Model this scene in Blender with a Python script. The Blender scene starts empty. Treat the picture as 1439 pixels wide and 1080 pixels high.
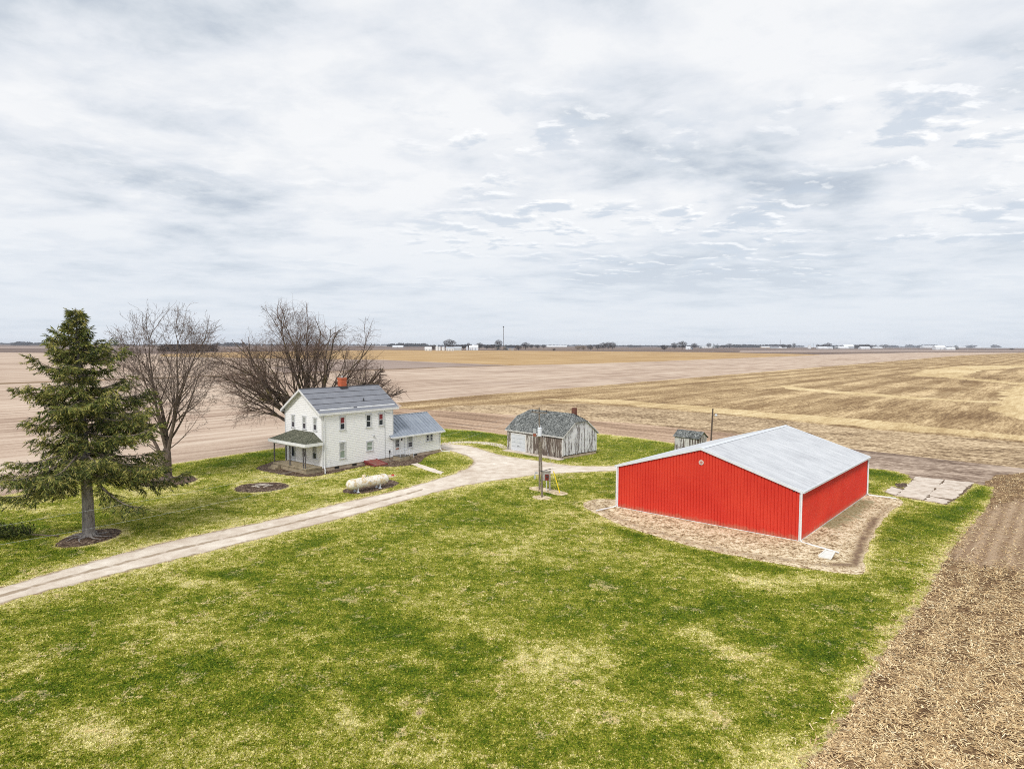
import bpy, math, random
import numpy as np
from mathutils import Vector, Matrix, geometry

rnd = random.Random(7)
rng = np.random.default_rng(11)
R = math.radians
sc = bpy.context.scene
COL = sc.collection

# ------------------------------------------------------------------ camera model
FPX, PITCH, ROLL, CH = 923.8, 0.0590, 0.0035, 14.0
FW = Vector((0, math.cos(PITCH), -math.sin(PITCH)))
UP = Vector((0, math.sin(PITCH), math.cos(PITCH)))
RT = Vector((1, 0, 0))
CC, SS = math.cos(ROLL), math.sin(ROLL)
CX, CY = RT * CC + UP * SS, UP * CC - RT * SS


def g(px, py, z=0.0):
    """ground point (plane z) seen at photo pixel"""
    r = FW * FPX + CX * (px - 719.5) - CY * (py - 540)
    t = (z - CH) / r.z
    return Vector((r.x * t, r.y * t, z))


# ------------------------------------------------------------------ tagging
def tag(o, label=None, cat=None, group=None, kind=None):
    if label: o['label'] = label
    if cat: o['category'] = cat
    if group: o['group'] = group
    if kind: o['kind'] = kind
    return o


def empty(name, loc, rz=0.0, label=None, cat=None, group=None):
    o = bpy.data.objects.new(name, None)
    o.empty_display_size = 0.5
    COL.objects.link(o)
    o.location = loc
    o.rotation_euler = (0, 0, rz)
    return tag(o, label, cat, group)


def copy_tree(o, parent=None):
    c = o.copy()
    COL.objects.link(c)
    c.parent = parent
    for ch in [x for x in o.children]:
        copy_tree(ch, c)
    return c


class MB:
    def __init__(s):
        s.v = []; s.f = []

    def quad(s, *p):
        n = len(s.v); s.v += [tuple(q) for q in p]; s.f.append(tuple(range(n, n + len(p))))
        return s

    def hexa(s, p):
        n = len(s.v); s.v += [tuple(q) for q in p]
        for f in ((0, 3, 2, 1), (4, 5, 6, 7), (0, 1, 5, 4), (1, 2, 6, 5), (2, 3, 7, 6), (3, 0, 4, 7)):
            s.f.append(tuple(n + i for i in f))
        return s

    def box(s, x0, y0, z0, x1, y1, z1):
        x0, x1 = min(x0, x1), max(x0, x1); y0, y1 = min(y0, y1), max(y0, y1); z0, z1 = min(z0, z1), max(z0, z1)
        return s.hexa([(x0, y0, z0), (x1, y0, z0), (x1, y1, z0), (x0, y1, z0), (x0, y0, z1), (x1, y0, z1), (x1, y1, z1), (x0, y1, z1)])

    def slab(s, pts, th):
        """polygon (ccw from above) thickened downward by th"""
        n = len(s.v); k = len(pts)
        s.v += [tuple(p) for p in pts] + [(p[0], p[1], p[2] - th) for p in pts]
        s.f.append(tuple(range(n, n + k))); s.f.append(tuple(range(n + 2 * k - 1, n + k - 1, -1)))
        for i in range(k):
            j = (i + 1) % k
            s.f.append((n + i, n + k + i, n + k + j, n + j))
        return s

    def tube(s, pts, rad, seg=8, cap=True):
        pts = [Vector(p) for p in pts]
        if not hasattr(rad, '__len__'): rad = [rad] * len(pts)
        rings = []
        prev = None
        for i, p in enumerate(pts):
            d = (pts[min(i + 1, len(pts) - 1)] - pts[max(i - 1, 0)])
            if d.length < 1e-9: d = Vector((0, 0, 1))
            d.normalize()
            a = prev if prev is not None else (Vector((1, 0, 0)) if abs(d.x) < 0.9 else Vector((0, 1, 0)))
            b = d.cross(a)
            if b.length < 1e-6: b = d.cross(Vector((0.3, 0.9, 0.1)))
            b.normalize()
            a = b.cross(d); a.normalize(); prev = a
            n = len(s.v)
            for k in range(seg):
                t = 2 * math.pi * k / seg
                q = p + (a * math.cos(t) + b * math.sin(t)) * rad[i]
                s.v.append((q.x, q.y, q.z))
            rings.append(n)
        for i in range(len(rings) - 1):
            for k in range(seg):
                k2 = (k + 1) % seg
                s.f.append((rings[i] + k, rings[i] + k2, rings[i + 1] + k2, rings[i + 1] + k))
        if cap:
            s.f.append(tuple(rings[0] + k for k in range(seg - 1, -1, -1)))
            s.f.append(tuple(rings[-1] + k for k in range(seg)))
        return s

    def lathe(s, prof, c=(0, 0), seg=24):
        n = len(s.v)
        for r, z in prof:
            for k in range(seg):
                t = 2 * math.pi * k / seg
                s.v.append((c[0] + r * math.cos(t), c[1] + r * math.sin(t), z))
        for i in range(len(prof) - 1):
            for k in range(seg):
                k2 = (k + 1) % seg
                s.f.append((n + i * seg + k, n + i * seg + k2, n + (i + 1) * seg + k2, n + (i + 1) * seg + k))
        return s

    def build(s, name, mat, parent=None, smooth=False):
        me = bpy.data.meshes.new(name)
        me.from_pydata(s.v, [], s.f)
        if smooth: me.polygons.foreach_set('use_smooth', [True] * len(me.polygons))
        me.materials.append(mat)
        me.update()
        o = bpy.data.objects.new(name, me)
        COL.objects.link(o)
        if parent is not None: o.parent = parent
        return o


def np_mesh(name, V, n_per, mat, parent=None, attrs=None):
    """mesh of separate polygons, n_per verts each (numpy)"""
    V = np.ascontiguousarray(V, dtype=np.float32)
    me = bpy.data.meshes.new(name)
    nv = len(V); nf = nv // n_per
    me.vertices.add(nv); me.vertices.foreach_set('co', V.ravel())
    me.loops.add(nv); me.loops.foreach_set('vertex_index', np.arange(nv, dtype=np.int32))
    me.polygons.add(nf)
    me.polygons.foreach_set('loop_start', np.arange(0, nv, n_per, dtype=np.int32))
    me.polygons.foreach_set('loop_total', np.full(nf, n_per, dtype=np.int32))
    for k, a in (attrs or {}).items():
        at = me.attributes.new(k, 'FLOAT', 'POINT'); at.data.foreach_set('value', np.ascontiguousarray(a, dtype=np.float32))
    me.materials.append(mat)
    me.update(calc_edges=True)
    o = bpy.data.objects.new(name, me)
    COL.objects.link(o)
    if parent is not None: o.parent = parent
    return o


# ------------------------------------------------------------------ node helper
class NT:
    def __init__(s, name):
        s.m = bpy.data.materials.new(name); s.m.use_nodes = True
        s.t = s.m.node_tree; s.n = s.t.nodes; s.n.clear()
        s.out = s.n.new('ShaderNodeOutputMaterial')
        s.p = s.n.new('ShaderNodeBsdfPrincipled')
        s.t.links.new(s.p.outputs[0], s.out.inputs[0])
        s._c = None

    def L(s, a, b):
        s.t.links.new(a, b)

    def put(s, sock, val):
        if isinstance(val, bpy.types.NodeSocket): s.L(val, sock)
        elif isinstance(val, (tuple, list)) and len(val) == 3 and sock.type == 'RGBA': sock.default_value = (*val, 1)
        else: sock.default_value = val

    def co(s):
        if s._c is None: s._c = s.n.new('ShaderNodeTexCoord').outputs['Object']
        return s._c

    def map(s, scale=(1, 1, 1), rot=0.0, vec=None, loc=(0, 0, 0)):
        v = vec or s.co()
        if rot:
            q = s.n.new('ShaderNodeMapping'); q.inputs['Rotation'].default_value = (0, 0, rot); s.L(v, q.inputs[0]); v = q.outputs[0]
        q = s.n.new('ShaderNodeMapping'); q.inputs['Scale'].default_value = scale; q.inputs['Location'].default_value = loc
        s.L(v, q.inputs[0])
        return q.outputs[0]

    def noise(s, scale, detail=3, rough=.5, vec=None, dist=0.0, w=None):
        q = s.n.new('ShaderNodeTexNoise')
        q.inputs['Scale'].default_value = scale; q.inputs['Detail'].default_value = detail
        q.inputs['Roughness'].default_value = rough; q.inputs['Distortion'].default_value = dist
        s.L(vec or s.co(), q.inputs['Vector'])
        return q.outputs[0]

    def voro(s, scale, vec=None, feature='F1', out='Distance'):
        q = s.n.new('ShaderNodeTexVoronoi'); q.feature = feature; q.inputs['Scale'].default_value = scale
        s.L(vec or s.co(), q.inputs['Vector'])
        return q.outputs[out]

    def math(s, op, a, b=0.0, c=0.0, clamp=False):
        q = s.n.new('ShaderNodeMath'); q.operation = op; q.use_clamp = clamp
        s.put(q.inputs[0], a); s.put(q.inputs[1], b); s.put(q.inputs[2], c)
        return q.outputs[0]

    def rng(s, v, a, b, c=0.0, d=1.0):
        q = s.n.new('ShaderNodeMapRange'); q.interpolation_type = 'SMOOTHSTEP'
        for i, x in enumerate((v, a, b, c, d)): s.put(q.inputs[i], x)
        return q.outputs[0]

    def mix(s, f, a, b, mode='MIX'):
        q = s.n.new('ShaderNodeMix'); q.data_type = 'RGBA'; q.blend_type = mode
        s.put(q.inputs[0], f); s.put(q.inputs[6], a); s.put(q.inputs[7], b)
        return q.outputs[2]

    def ramp(s, f, stops):
        q = s.n.new('ShaderNodeValToRGB'); e = q.color_ramp.elements
        while len(e) > 1: e.remove(e[-1])
        e[0].position = stops[0][0]; e[0].color = (*stops[0][1], 1)
        for p, c in stops[1:]:
            x = e.new(p); x.color = (*c, 1)
        s.put(q.inputs[0], f)
        return q.outputs[0]

    def attr(s, name):
        q = s.n.new('ShaderNodeAttribute'); q.attribute_name = name
        return q.outputs['Fac']

    def sep(s, v=None):
        q = s.n.new('ShaderNodeSeparateXYZ'); s.L(v or s.co(), q.inputs[0]); return q.outputs

    def bump(s, h, dist=.02, strength=1.0):
        q = s.n.new('ShaderNodeBump'); q.inputs['Distance'].default_value = dist; q.inputs['Strength'].default_value = strength
        s.L(h, q.inputs['Height']); s.L(q.outputs[0], s.p.inputs['Normal'])

    def fin(s, col=None, rough=.8, metal=0.0, spec=.5):
        if col is not None: s.put(s.p.inputs['Base Color'], col)
        s.put(s.p.inputs['Roughness'], rough); s.put(s.p.inputs['Metallic'], metal)
        s.put(s.p.inputs['Specular IOR Level'], spec)
        return s.m


def simple(name, col, rough=.7, metal=0.0, var=.12, scale=3.0, spec=.4):
    t = NT(name)
    n = t.noise(scale, 4, .6)
    c = t.mix(t.rng(n, .3, .7), tuple(x * (1 - var) for x in col), tuple(min(1, x * (1 + var)) for x in col))
    return t.fin(c, rough, metal, spec)


YAW = 0.8612     # direction of the field rows, the buildings and the field borders

# ------------------------------------------------------------------ materials: ground
LAWN_COLS = dict(dark=(.048, .095, .005), mid=(.205, .24, .016), yel=(.42, .40, .055), straw=(.84, .75, .36))


def lawn_material(name, blade=False):
    t = NT(name)
    big = t.noise(.055, 3, .55)
    med = t.noise(.28, 4, .6, dist=.6)
    small = t.noise(1.5, 4, .62)
    fine = t.noise(9 if not blade else 5, 3, .7, vec=t.map((1, 1, .2)))
    lush, dry = t.attr('lush'), t.attr('dry')
    # one dryness value out of all the scales
    def amp(q, k): return t.math('MULTIPLY', t.math('SUBTRACT', q, .5), k)
    v = t.math('ADD', amp(big, .55), amp(med, .75))
    v = t.math('ADD', v, amp(small, 1.0)); v = t.math('ADD', v, amp(fine, 1.45)); v = t.math('ADD', v, .515)
    brk = t.math('MULTIPLY_ADD', amp(small, 1.0), 1.6, 1.0)
    v = t.math('MULTIPLY_ADD', t.math('MULTIPLY', dry, brk), .40, v)
    v = t.math('MULTIPLY_ADD', t.math('MULTIPLY', lush, brk), -.24, v)
    if blade:
        rb = t.attr('rb')
        v = t.math('MULTIPLY_ADD', t.math('SUBTRACT', rb, .5), .42, v)
    C = LAWN_COLS
    c = t.ramp(v, [(.06, C['dark']), (.26, (.108, .172, .008)), (.43, C['mid']), (.62, C['yel']), (.90, C['straw'])])
    # dead thatch patches
    p = t.noise(.62, 5, .68, dist=.8, vec=t.map((1, 1, 1), loc=(13, 7, 0)))
    p2 = t.math('MULTIPLY_ADD', t.noise(3.2, 3, .7), .5, p)
    pf = t.rng(t.math('MULTIPLY_ADD', amp(fine, 1.0), .55, p2), .85, .93)
    pf = t.math('MULTIPLY', pf, t.math('SUBTRACT', 1.0, t.math('MULTIPLY', lush, .85)), clamp=True)
    c = t.mix(t.math('MULTIPLY', pf, .75), c, (.84, .68, .36))
    # worn dry earth where the attribute is high
    e = t.rng(t.math('MULTIPLY_ADD', t.math('SUBTRACT', small, .5), 1.6, dry), .80, 1.15)
    c = t.mix(e, c, (.46, .34, .22))
    if not blade:
        h = t.math('MULTIPLY_ADD', t.noise(13, 3, .75), 1.0, t.math('MULTIPLY', t.noise(3.4, 3, .6), 1.2))
        t.bump(h, .14, 1.0)
    return t.fin(c, .95, 0, .15)


def row_coords(t, rot=-YAW):
    return t.map((1, 1, 1), rot=rot)


def field_material(name, c0, c1, c2, su=.03, row=.9, speck=6.0, bands=0.0, bandcol=None, contrast=1.0, bumpd=.05, patch=None, rot=-YAW, rowamt=.5):
    """stubble / tilled soil, streaks run along the rows"""
    t = NT(name)
    uv = row_coords(t, rot)
    v = t.noise(1.0, 4, .6, vec=t.map((su * .5, .08, 1), vec=uv), dist=.3)
    v2 = t.noise(1.0, 3, .6, vec=t.map((su * 2.0, row, 1), vec=uv))
    v3 = t.noise(speck, 3, .75)
    v4 = t.noise(.012, 4, .6)
    if bands: v2 = t.math('MULTIPLY_ADD', t.math('SUBTRACT', t.noise(1.0, 3, .6, vec=t.map((.02, .30, 1), vec=uv, loc=(5, 2, 0))), .5), .9, v2)
    x = t.math('MULTIPLY_ADD', v2, rowamt * 1.3, t.math('MULTIPLY', v, .6))
    x = t.math('MULTIPLY_ADD', v3, .9 * contrast, x)
    x = t.math('MULTIPLY_ADD', v4, .5, x)
    x = t.math('SUBTRACT', x, .5 * (rowamt * 1.3 + .6 + .9 * contrast + .5) - .5)
    c = t.ramp(x, [(.26, c0), (.5, c1), (.74, c2)])
    if bands:
        s = t.sep(uv)
        wob = t.math('MULTIPLY', t.math('SUBTRACT', t.noise(.04, 3, .6), .5), 3.0)
        w = t.math('SINE', t.math('MULTIPLY', t.math('ADD', s[1], wob), 2 * math.pi / bands))
        w = t.math('MULTIPLY_ADD', t.math('SUBTRACT', t.noise(1.0, 4, .7, vec=t.map((.12, .5, 1), vec=uv)), .5), 4.0, w)
        w = t.math('MULTIPLY_ADD', t.math('SUBTRACT', t.noise(1.3, 3, .7), .5), 2.5, w)
        gate = t.rng(t.noise(.011, 2, .5), .36, .55, .35, 1.0)
        f = t.math('MULTIPLY', t.rng(w, -.5, .9), gate)
        c = t.mix(t.math('MULTIPLY', f, .62), c, bandcol)
    if patch:
        q = t.noise(patch[0], 4, .6, dist=.5, vec=t.map((.35, 1, 1), vec=uv))
        c = t.mix(t.math('MULTIPLY', t.rng(q, patch[2], patch[2] + .14), patch[3]), c, patch[1])
    t.bump(t.math('ADD', v3, t.math('MULTIPLY', v2, .6)), bumpd, .7)
    return t.fin(c, .95, 0, .15)


M = {}
M['lawn'] = lawn_material('lawn_grass_mat')
M['blade'] = lawn_material('grass_blade_mat', True)
M['base'] = field_material('far_soil', (.10, .068, .058), (.165, .115, .095), (.25, .185, .15), su=.004, row=.02, speck=.3, patch=(.0016, (.30, .23, .17), .52, .7))
M['pink'] = field_material('bean_stubble', (.32, .22, .16), (.52, .395, .30), (.65, .53, .42), su=.02, row=.35, speck=3.0, contrast=.6, patch=(.02, (.36, .26, .20), .58, .5), rowamt=.8)
M['pink2'] = field_material('bean_stubble_grey', (.22, .155, .13), (.34, .26, .215), (.47, .38, .33), su=.02, row=.3, speck=3.0, contrast=.7)
M['gold'] = field_material('corn_stubble_far', (.30, .18, .075), (.46, .30, .14), (.60, .43, .23), su=.01, row=.12, speck=2.0, contrast=.8, patch=(.012, (.34, .21, .09), .55, .5))
M['corn'] = field_material('corn_stubble_mid', (.15, .085, .04), (.44, .30, .15), (.78, .60, .35), su=.06, row=1.3, speck=2.2, contrast=1.7, bands=13.3, bandcol=(.20, .115, .05), bumpd=.12)
M['stub'] = field_material('rough_corn_stubble', (.14, .085, .045), (.42, .30, .175), (.72, .56, .36), su=.10, row=.8, speck=1.5, contrast=1.7, rot=-YAW + math.pi / 2, bumpd=.12, rowamt=.7)
M['strip'] = field_material('pale_residue', (.36, .24, .11), (.62, .46, .24), (.80, .66, .40), su=.05, row=.8, speck=3.0, contrast=1.4, bumpd=.06)
M['tilled'] = field_material('tilled_soil', (.20, .125, .08), (.42, .285, .19), (.64, .47, .33), su=.02, row=.5, speck=2.2, contrast=1.0, rot=-YAW + math.pi / 2, bumpd=.08, rowamt=.8)
M['darksoil'] = field_material('dark_soil', (.11, .07, .05), (.26, .185, .135), (.56, .44, .34), su=.06, row=.5, speck=1.0, contrast=1.1, rot=-YAW + math.pi / 2, bumpd=.08, patch=(.13, (.52, .41, .32), .50, .75))
M['dline'] = field_material('grass_line', (.15, .09, .045), (.24, .155, .085), (.33, .23, .13), su=.05, row=.5, speck=2.0)


def near_corn():
    t = NT('corn_residue_soil')
    uv = row_coords(t)
    a = t.noise(1.0, 4, .65, vec=t.map((.9, 3.2, 1), vec=uv))
    b = t.noise(11, 4, .8, vec=t.map((.6, 1, 1), vec=uv))
    d = t.noise(.35, 4, .6)
    x = t.math('MULTIPLY_ADD', a, .55, t.math('MULTIPLY', b, .75))
    x = t.math('MULTIPLY_ADD', d, .35, x); x = t.math('SUBTRACT', x, .33)
    c = t.ramp(x, [(.28, (.07, .038, .02)), (.46, (.19, .11, .055)), (.62, (.44, .29, .15)), (.85, (.70, .53, .31))])
    s = t.sep(uv)
    row = t.math('SINE', t.math('MULTIPLY', t.math('ADD', s[1], t.math('MULTIPLY', t.noise(.3, 2, .5), .5)), 2 * math.pi / .95))
    soil = t.mix(t.rng(t.math('MULTIPLY_ADD', b, 7.0, t.math('MULTIPLY', row, .55)), 2.4, 4.6), (.31, .20, .12), (.55, .40, .26))
    c = t.mix(t.rng(t.math('MULTIPLY_ADD', t.math('SUBTRACT', a, .5), 1.2, t.attr('soil')), .3, .7), c, soil)
    t.bump(t.math('ADD', t.math('MULTIPLY', a, 1.5), b), .12, .9)
    return t.fin(c, .95, 0, .15)


M['near'] = near_corn()


def gravel_mat():
    t = NT('drive_gravel')
    n = t.noise(14, 4, .8); m = t.noise(.9, 5, .65, dist=.5); k = t.noise(.16, 3, .5)
    x = t.math('MULTIPLY_ADD', n, .45, t.math('MULTIPLY', m, .5)); x = t.math('MULTIPLY_ADD', k, .35, x); x = t.math('SUBTRACT', x, .15)
    c = t.ramp(x, [(.25, (.36, .27, .19)), (.43, (.60, .50, .40)), (.64, (.86, .78, .67))])
    # the strip between the wheel tracks and the shoulders keep brown soil
    r = t.rng(t.math('MULTIPLY_ADD', t.math('SUBTRACT', m, .5), 1.5, t.attr('rut')), .45, .85)
    c = t.mix(t.math('MULTIPLY', r, .85), c, (.31, .225, .145))
    t.bump(t.math('ADD', n, m), .03, .7)
    return t.fin(c, .95, 0, .2)


M['gravel'] = gravel_mat()


def mound_mat():
    t = NT('mound_gravel')
    n = t.noise(4.5, 5, .85); m = t.noise(1.3, 5, .65, dist=.6); k = t.noise(.35, 4, .6)
    x = t.math('MULTIPLY_ADD', n, 2.0, t.math('MULTIPLY', m, .9)); x = t.math('SUBTRACT', x, .94)
    c = t.ramp(x, [(.26, (.14, .085, .045)), (.42, (.44, .32, .18)), (.56, (.74, .60, .39)), (.78, (.92, .82, .62))])
    d = t.rng(t.math('MULTIPLY_ADD', t.math('SUBTRACT', n, .5), 2.2, t.math('MULTIPLY_ADD', t.math('SUBTRACT', m, .5), 1.6, t.attr('ditch'))), .40, 1.0)
    c = t.mix(d, c, t.mix(n, (.10, .06, .04), (.30, .20, .13)))  # dark brown ditch soil, with the trough's shading put into the colour
    gr = t.rng(t.math('MULTIPLY_ADD', t.math('SUBTRACT', m, .5), 1.4, t.attr('moss')), .4, .8)
    c = t.mix(t.math('MULTIPLY', gr, .7), c, (.15, .15, .055))
    t.bump(t.math('ADD', n, m), .08, .8)
    return t.fin(c, .95, 0, .15)


M['mound'] = mound_mat()


def mulch_mat():
    t = NT('bark_mulch')
    n = t.noise(5, 5, .85); m = t.noise(2, 3, .6)
    c = t.ramp(t.math('SUBTRACT', t.math('MULTIPLY_ADD', m, .5, t.math('MULTIPLY', n, 2.2)), .85), [(.25, (.025, .016, .011)), (.52, (.10, .062, .042)), (.80, (.42, .32, .23))])
    t.bump(n, .08, 1.0)
    return t.fin(c, .95, 0, .15)


M['mulch'] = mulch_mat()


def conc_mat(name, a, b, sc_=2.0):
    t = NT(name)
    n = t.noise(sc_, 5, .7, dist=.4); f = t.noise(25, 3, .7)
    c = t.ramp(t.math('MULTIPLY_ADD', f, .3, t.math('MULTIPLY', n, .75)), [(.3, a), (.55, b), (.75, tuple(min(1, x * 1.25) for x in b))])
    t.bump(t.math('ADD', n, f), .015, .5)
    return t.fin(c, .9, 0, .3)


M['pad'] = conc_mat('old_pad_concrete', (.34, .25, .17), (.66, .57, .48), 1.1)
M['conc'] = conc_mat('mossy_concrete', (.12, .095, .05), (.34, .28, .19), 1.6)
M['found'] = conc_mat('foundation_stone', (.24, .18, .12), (.46, .37, .28), 2.5)
M['crack'] = simple('dark_joint_soil', (.13, .085, .05), .95)


# ------------------------------------------------------------------ materials: buildings
def siding_white():
    t = NT('white_clapboard')
    n = t.noise(1.2, 5, .7); k = t.noise(.5, 4, .6, vec=t.map((3, 3, .6)))
    c = t.mix(t.rng(n, .58, .8), (.90, .90, .91), (.80, .79, .78))
    c = t.mix(t.rng(k, .66, .76, 0, .35), c, (.50, .47, .44))
    z = t.sep()[2]
    c = t.mix(t.math('MULTIPLY', t.rng(t.math('MULTIPLY_ADD', n, .8, z), .95, .55), .45), c, (.46, .40, .33))
    return t.fin(c, .55, 0, .4)


M['white'] = siding_white()
M['trim'] = simple('white_trim_paint', (.74, .74, .75), .5, var=.08)
M['casing'] = simple('grey_white_casing', (.58, .59, .61), .6, var=.15, scale=6)
M['gutter'] = simple('white_gutter', (.78, .79, .80), .35, var=.05)


def roofing_grey():
    t = NT('grey_rolled_roofing')
    n = t.noise(1.4, 5, .7); f = t.noise(40, 2, .7); k = t.noise(1, 4, .6, vec=t.map((.4, 2.5, 2.5)))
    c = t.ramp(t.math('MULTIPLY_ADD', f, .25, t.math('MULTIPLY_ADD', k, .4, t.math('MULTIPLY', n, .4))), [(.3, (.15, .158, .18)), (.55, (.225, .235, .265)), (.75, (.31, .32, .35))])
    t.bump(f, .005, .5)
    return t.fin(c, .8, 0, .3)


M['roofgrey'] = roofing_grey()
M['seam'] = simple('roof_lap_tar', (.07, .07, .08), .8)


def metal_roof(name, a, b, c2, axis='x', rough=.42, metal=.35, fleck=.0):
    t = NT(name)
    sc1 = (3.0, .35, .35) if axis == 'x' else (.35, 3.0, .35)
    k = t.noise(1, 5, .65, vec=t.map(sc1)); n = t.noise(.5, 4, .6); f = t.noise(6, 4, .8, vec=t.map((1.6, .6, 1) if axis == 'x' else (.6, 1.6, 1)))
    c = t.ramp(t.math('MULTIPLY_ADD', n, .4, t.math('MULTIPLY', k, .6)), [(.3, a), (.5, b), (.7, c2)])
    if fleck: c = t.mix(t.math('MULTIPLY', t.rng(f, .62, .72), fleck), c, (.25, .24, .24))
    return t.fin(c, rough, metal, .4)


M['roofmetal'] = metal_roof('blue_grey_seam_roof', (.17, .20, .245), (.27, .305, .36), (.40, .44, .49), 'x', .45, .3, .25)
M['barnroof'] = metal_roof('pale_steel_roof', (.42, .43, .455), (.585, .60, .62), (.70, .71, .725), 'x', .42, .15, .75)
M['redsteel'] = None


def red_steel():
    t = NT('red_ribbed_steel')
    n = t.noise(.35, 4, .6); k = t.noise(1, 4, .6, vec=t.map((2.2, 2.2, .3)))
    c = t.mix(t.rng(n, .35, .7), (.60, .036, .022), (.66, .050, .028))
    c = t.mix(t.rng(k, .62, .75, 0, .12), c, (.46, .03, .02))
    z = t.sep()[2]
    c = t.mix(t.math('MULTIPLY', t.rng(t.math('MULTIPLY_ADD', t.noise(2.5, 4, .7), -.9, z), .0, -.42), .55), c, (.42, .22, .14))
    w = t.math('FRACT', t.math('DIVIDE', z, 1.15))
    c = t.mix(t.rng(w, .018, .0, 0, .35), c, (.42, .03, .02))
    return t.fin(c, .45, 0, .35)


M['redsteel'] = red_steel()
M['barntrim'] = simple('white_steel_trim', (.70, .73, .77), .35, var=.05)


def brick(name, a, b):
    t = NT(name)
    q = t.n.new('ShaderNodeTexBrick'); q.inputs['Scale'].default_value = 4.5
    s = t.sep(); comb = t.n.new('ShaderNodeCombineXYZ')
    t.L(t.math('ADD', s[0], s[1]), comb.inputs[0]); t.L(s[2], comb.inputs[1]); t.L(comb.outputs[0], q.inputs['Vector'])
    q.inputs['Color1'].default_value = (*a, 1); q.inputs['Color2'].default_value = (*b, 1); q.inputs['Mortar'].default_value = (.36, .22, .16, 1)
    c = t.mix(t.rng(t.noise(5, 4, .7), .4, .8, 0, .5), q.outputs[0], (.30, .10, .05))
    return t.fin(c, .85, 0, .25)


M['brick'] = brick('orange_brick', (.62, .12, .035), (.50, .085, .03))
M['brickdark'] = brick('dark_red_brick', (.12, .03, .02), (.06, .02, .018))


def shingles(name, a, b, c2):
    t = NT(name)
    n = t.noise(2.2, 5, .8, dist=.6); f = t.noise(11, 4, .8, vec=t.map((1, .5, 1.5))); v = t.voro(5, vec=t.map((1.6, .8, 2.2)))
    x = t.math('MULTIPLY_ADD', f, 1.6, t.math('MULTIPLY', n, 1.1)); x = t.math('SUBTRACT', x, .85)
    c = t.ramp(x, [(.22, a), (.46, b), (.72, c2)])
    c = t.mix(t.rng(v, .45, .7, 0, .6), c, tuple(q * .5 for q in a))
    t.bump(t.math('ADD', f, t.math('MULTIPLY', v, .8)), .05, .9)
    return t.fin(c, .95, 0, .15)


M['shingle'] = shingles('mossy_shed_shingles', (.035, .039, .038), (.145, .155, .150), (.41, .42, .405))
M['porchroof'] = shingles('mossy_porch_shingles', (.06, .065, .045), (.12, .125, .09), (.22, .215, .16))


def old_boards(name, paint, wood, dark, cover, w=.19):
    """vertical boards with peeling paint"""
    t = NT(name)
    s = t.sep()
    idx = t.math('ADD', t.math('FLOOR', t.math('DIVIDE', s[0], w)), t.math('MULTIPLY', t.math('FLOOR', t.math('DIVIDE', s[1], w)), 17.0))
    wn = t.n.new('ShaderNodeTexWhiteNoise'); wn.noise_dimensions = '1D'; t.L(idx, wn.inputs['W'])
    st = t.noise(1, 5, .75, vec=t.map((6, 6, .8)), dist=.3)
    blot = t.noise(1.1, 4, .65, vec=t.map((1, 1, .8)))
    x = t.math('MULTIPLY_ADD', t.math('SUBTRACT', wn.outputs[0], .5), .42, t.math('MULTIPLY', t.math('SUBTRACT', st, .5), 2.6))
    x = t.math('MULTIPLY_ADD', t.math('SUBTRACT', blot, .5), 1.1, x)
    x = t.math('ADD', x, .5)
    woodc = t.mix(t.rng(st, .35, .65), dark, wood)
    c = t.mix(t.rng(x, 1 - cover - .07, 1 - cover + .12), woodc, paint)
    t.bump(st, .01, .6)
    return t.fin(c, .85, 0, .2)


M['boards_grey'] = old_boards('weathered_front_boards', (.56, .54, .51), (.30, .27, .24), (.12, .098, .085), .42)
M['boards_white'] = old_boards('peeling_white_boards', (.74, .74, .78), (.38, .36, .37), (.19, .175, .18), .60)
M['boards_brown'] = old_boards('brown_bare_boards', (.44, .41, .37), (.21, .17, .145), (.085, .064, .054), .30)
M['boards_small'] = old_boards('flaking_small_boards', (.60, .59, .57), (.24, .20, .18), (.09, .07, .06), .55)
M['gdoor'] = simple('pale_garage_door', (.60, .63, .68), .5, var=.06, scale=2)


def glass_mat(name, col=(.018, .022, .035), rough=.06):
    t = NT(name)
    n = t.noise(2.5, 2, .5)
    t.bump(n, .006, .4)
    return t.fin(t.mix(n, col, tuple(c * 2.2 for c in col)), rough, 0, .5)


M['glass'] = glass_mat('window_glass')
M['glassgreen'] = glass_mat('window_glass_with_shade', (.16, .20, .17), .15)
M['blind'] = simple('dark_red_blind', (.20, .022, .028), .5)
M['curtain'] = simple('grey_curtain', (.34, .35, .34), .8, scale=9)
M['dark'] = simple('dark_opening', (.02, .018, .016), .9)
M['iron'] = simple('dark_iron', (.07, .07, .075), .55, .4)
M['greymetal'] = simple('grey_metal', (.46, .48, .50), .4, .3)
M['wood'] = simple('weathered_pole_wood', (.20, .165, .13), .9, var=.35, scale=7)
M['darkwood'] = simple('dark_pole_wood', (.10, .075, .06), .9, var=.3, scale=7)
M['greywood'] = simple('grey_board_wood', (.36, .34, .31), .9, var=.25, scale=7)
M['postwood'] = simple('chipped_dark_posts', (.12, .11, .11), .8, var=.5, scale=9)
M['yellow'] = simple('yellow_plastic', (.80, .62, .02), .4, var=.05)
M['redbox'] = simple('dark_red_paint', (.18, .025, .018), .5)
M['red'] = simple('red_paint', (.5, .03, .03), .5)
M['white_cer'] = simple('white_enamel', (.72, .76, .82), .3, var=.05)
M['cable'] = simple('weathered_aluminium_cable', (.60, .62, .64), .45, .5, var=.05)


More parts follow.
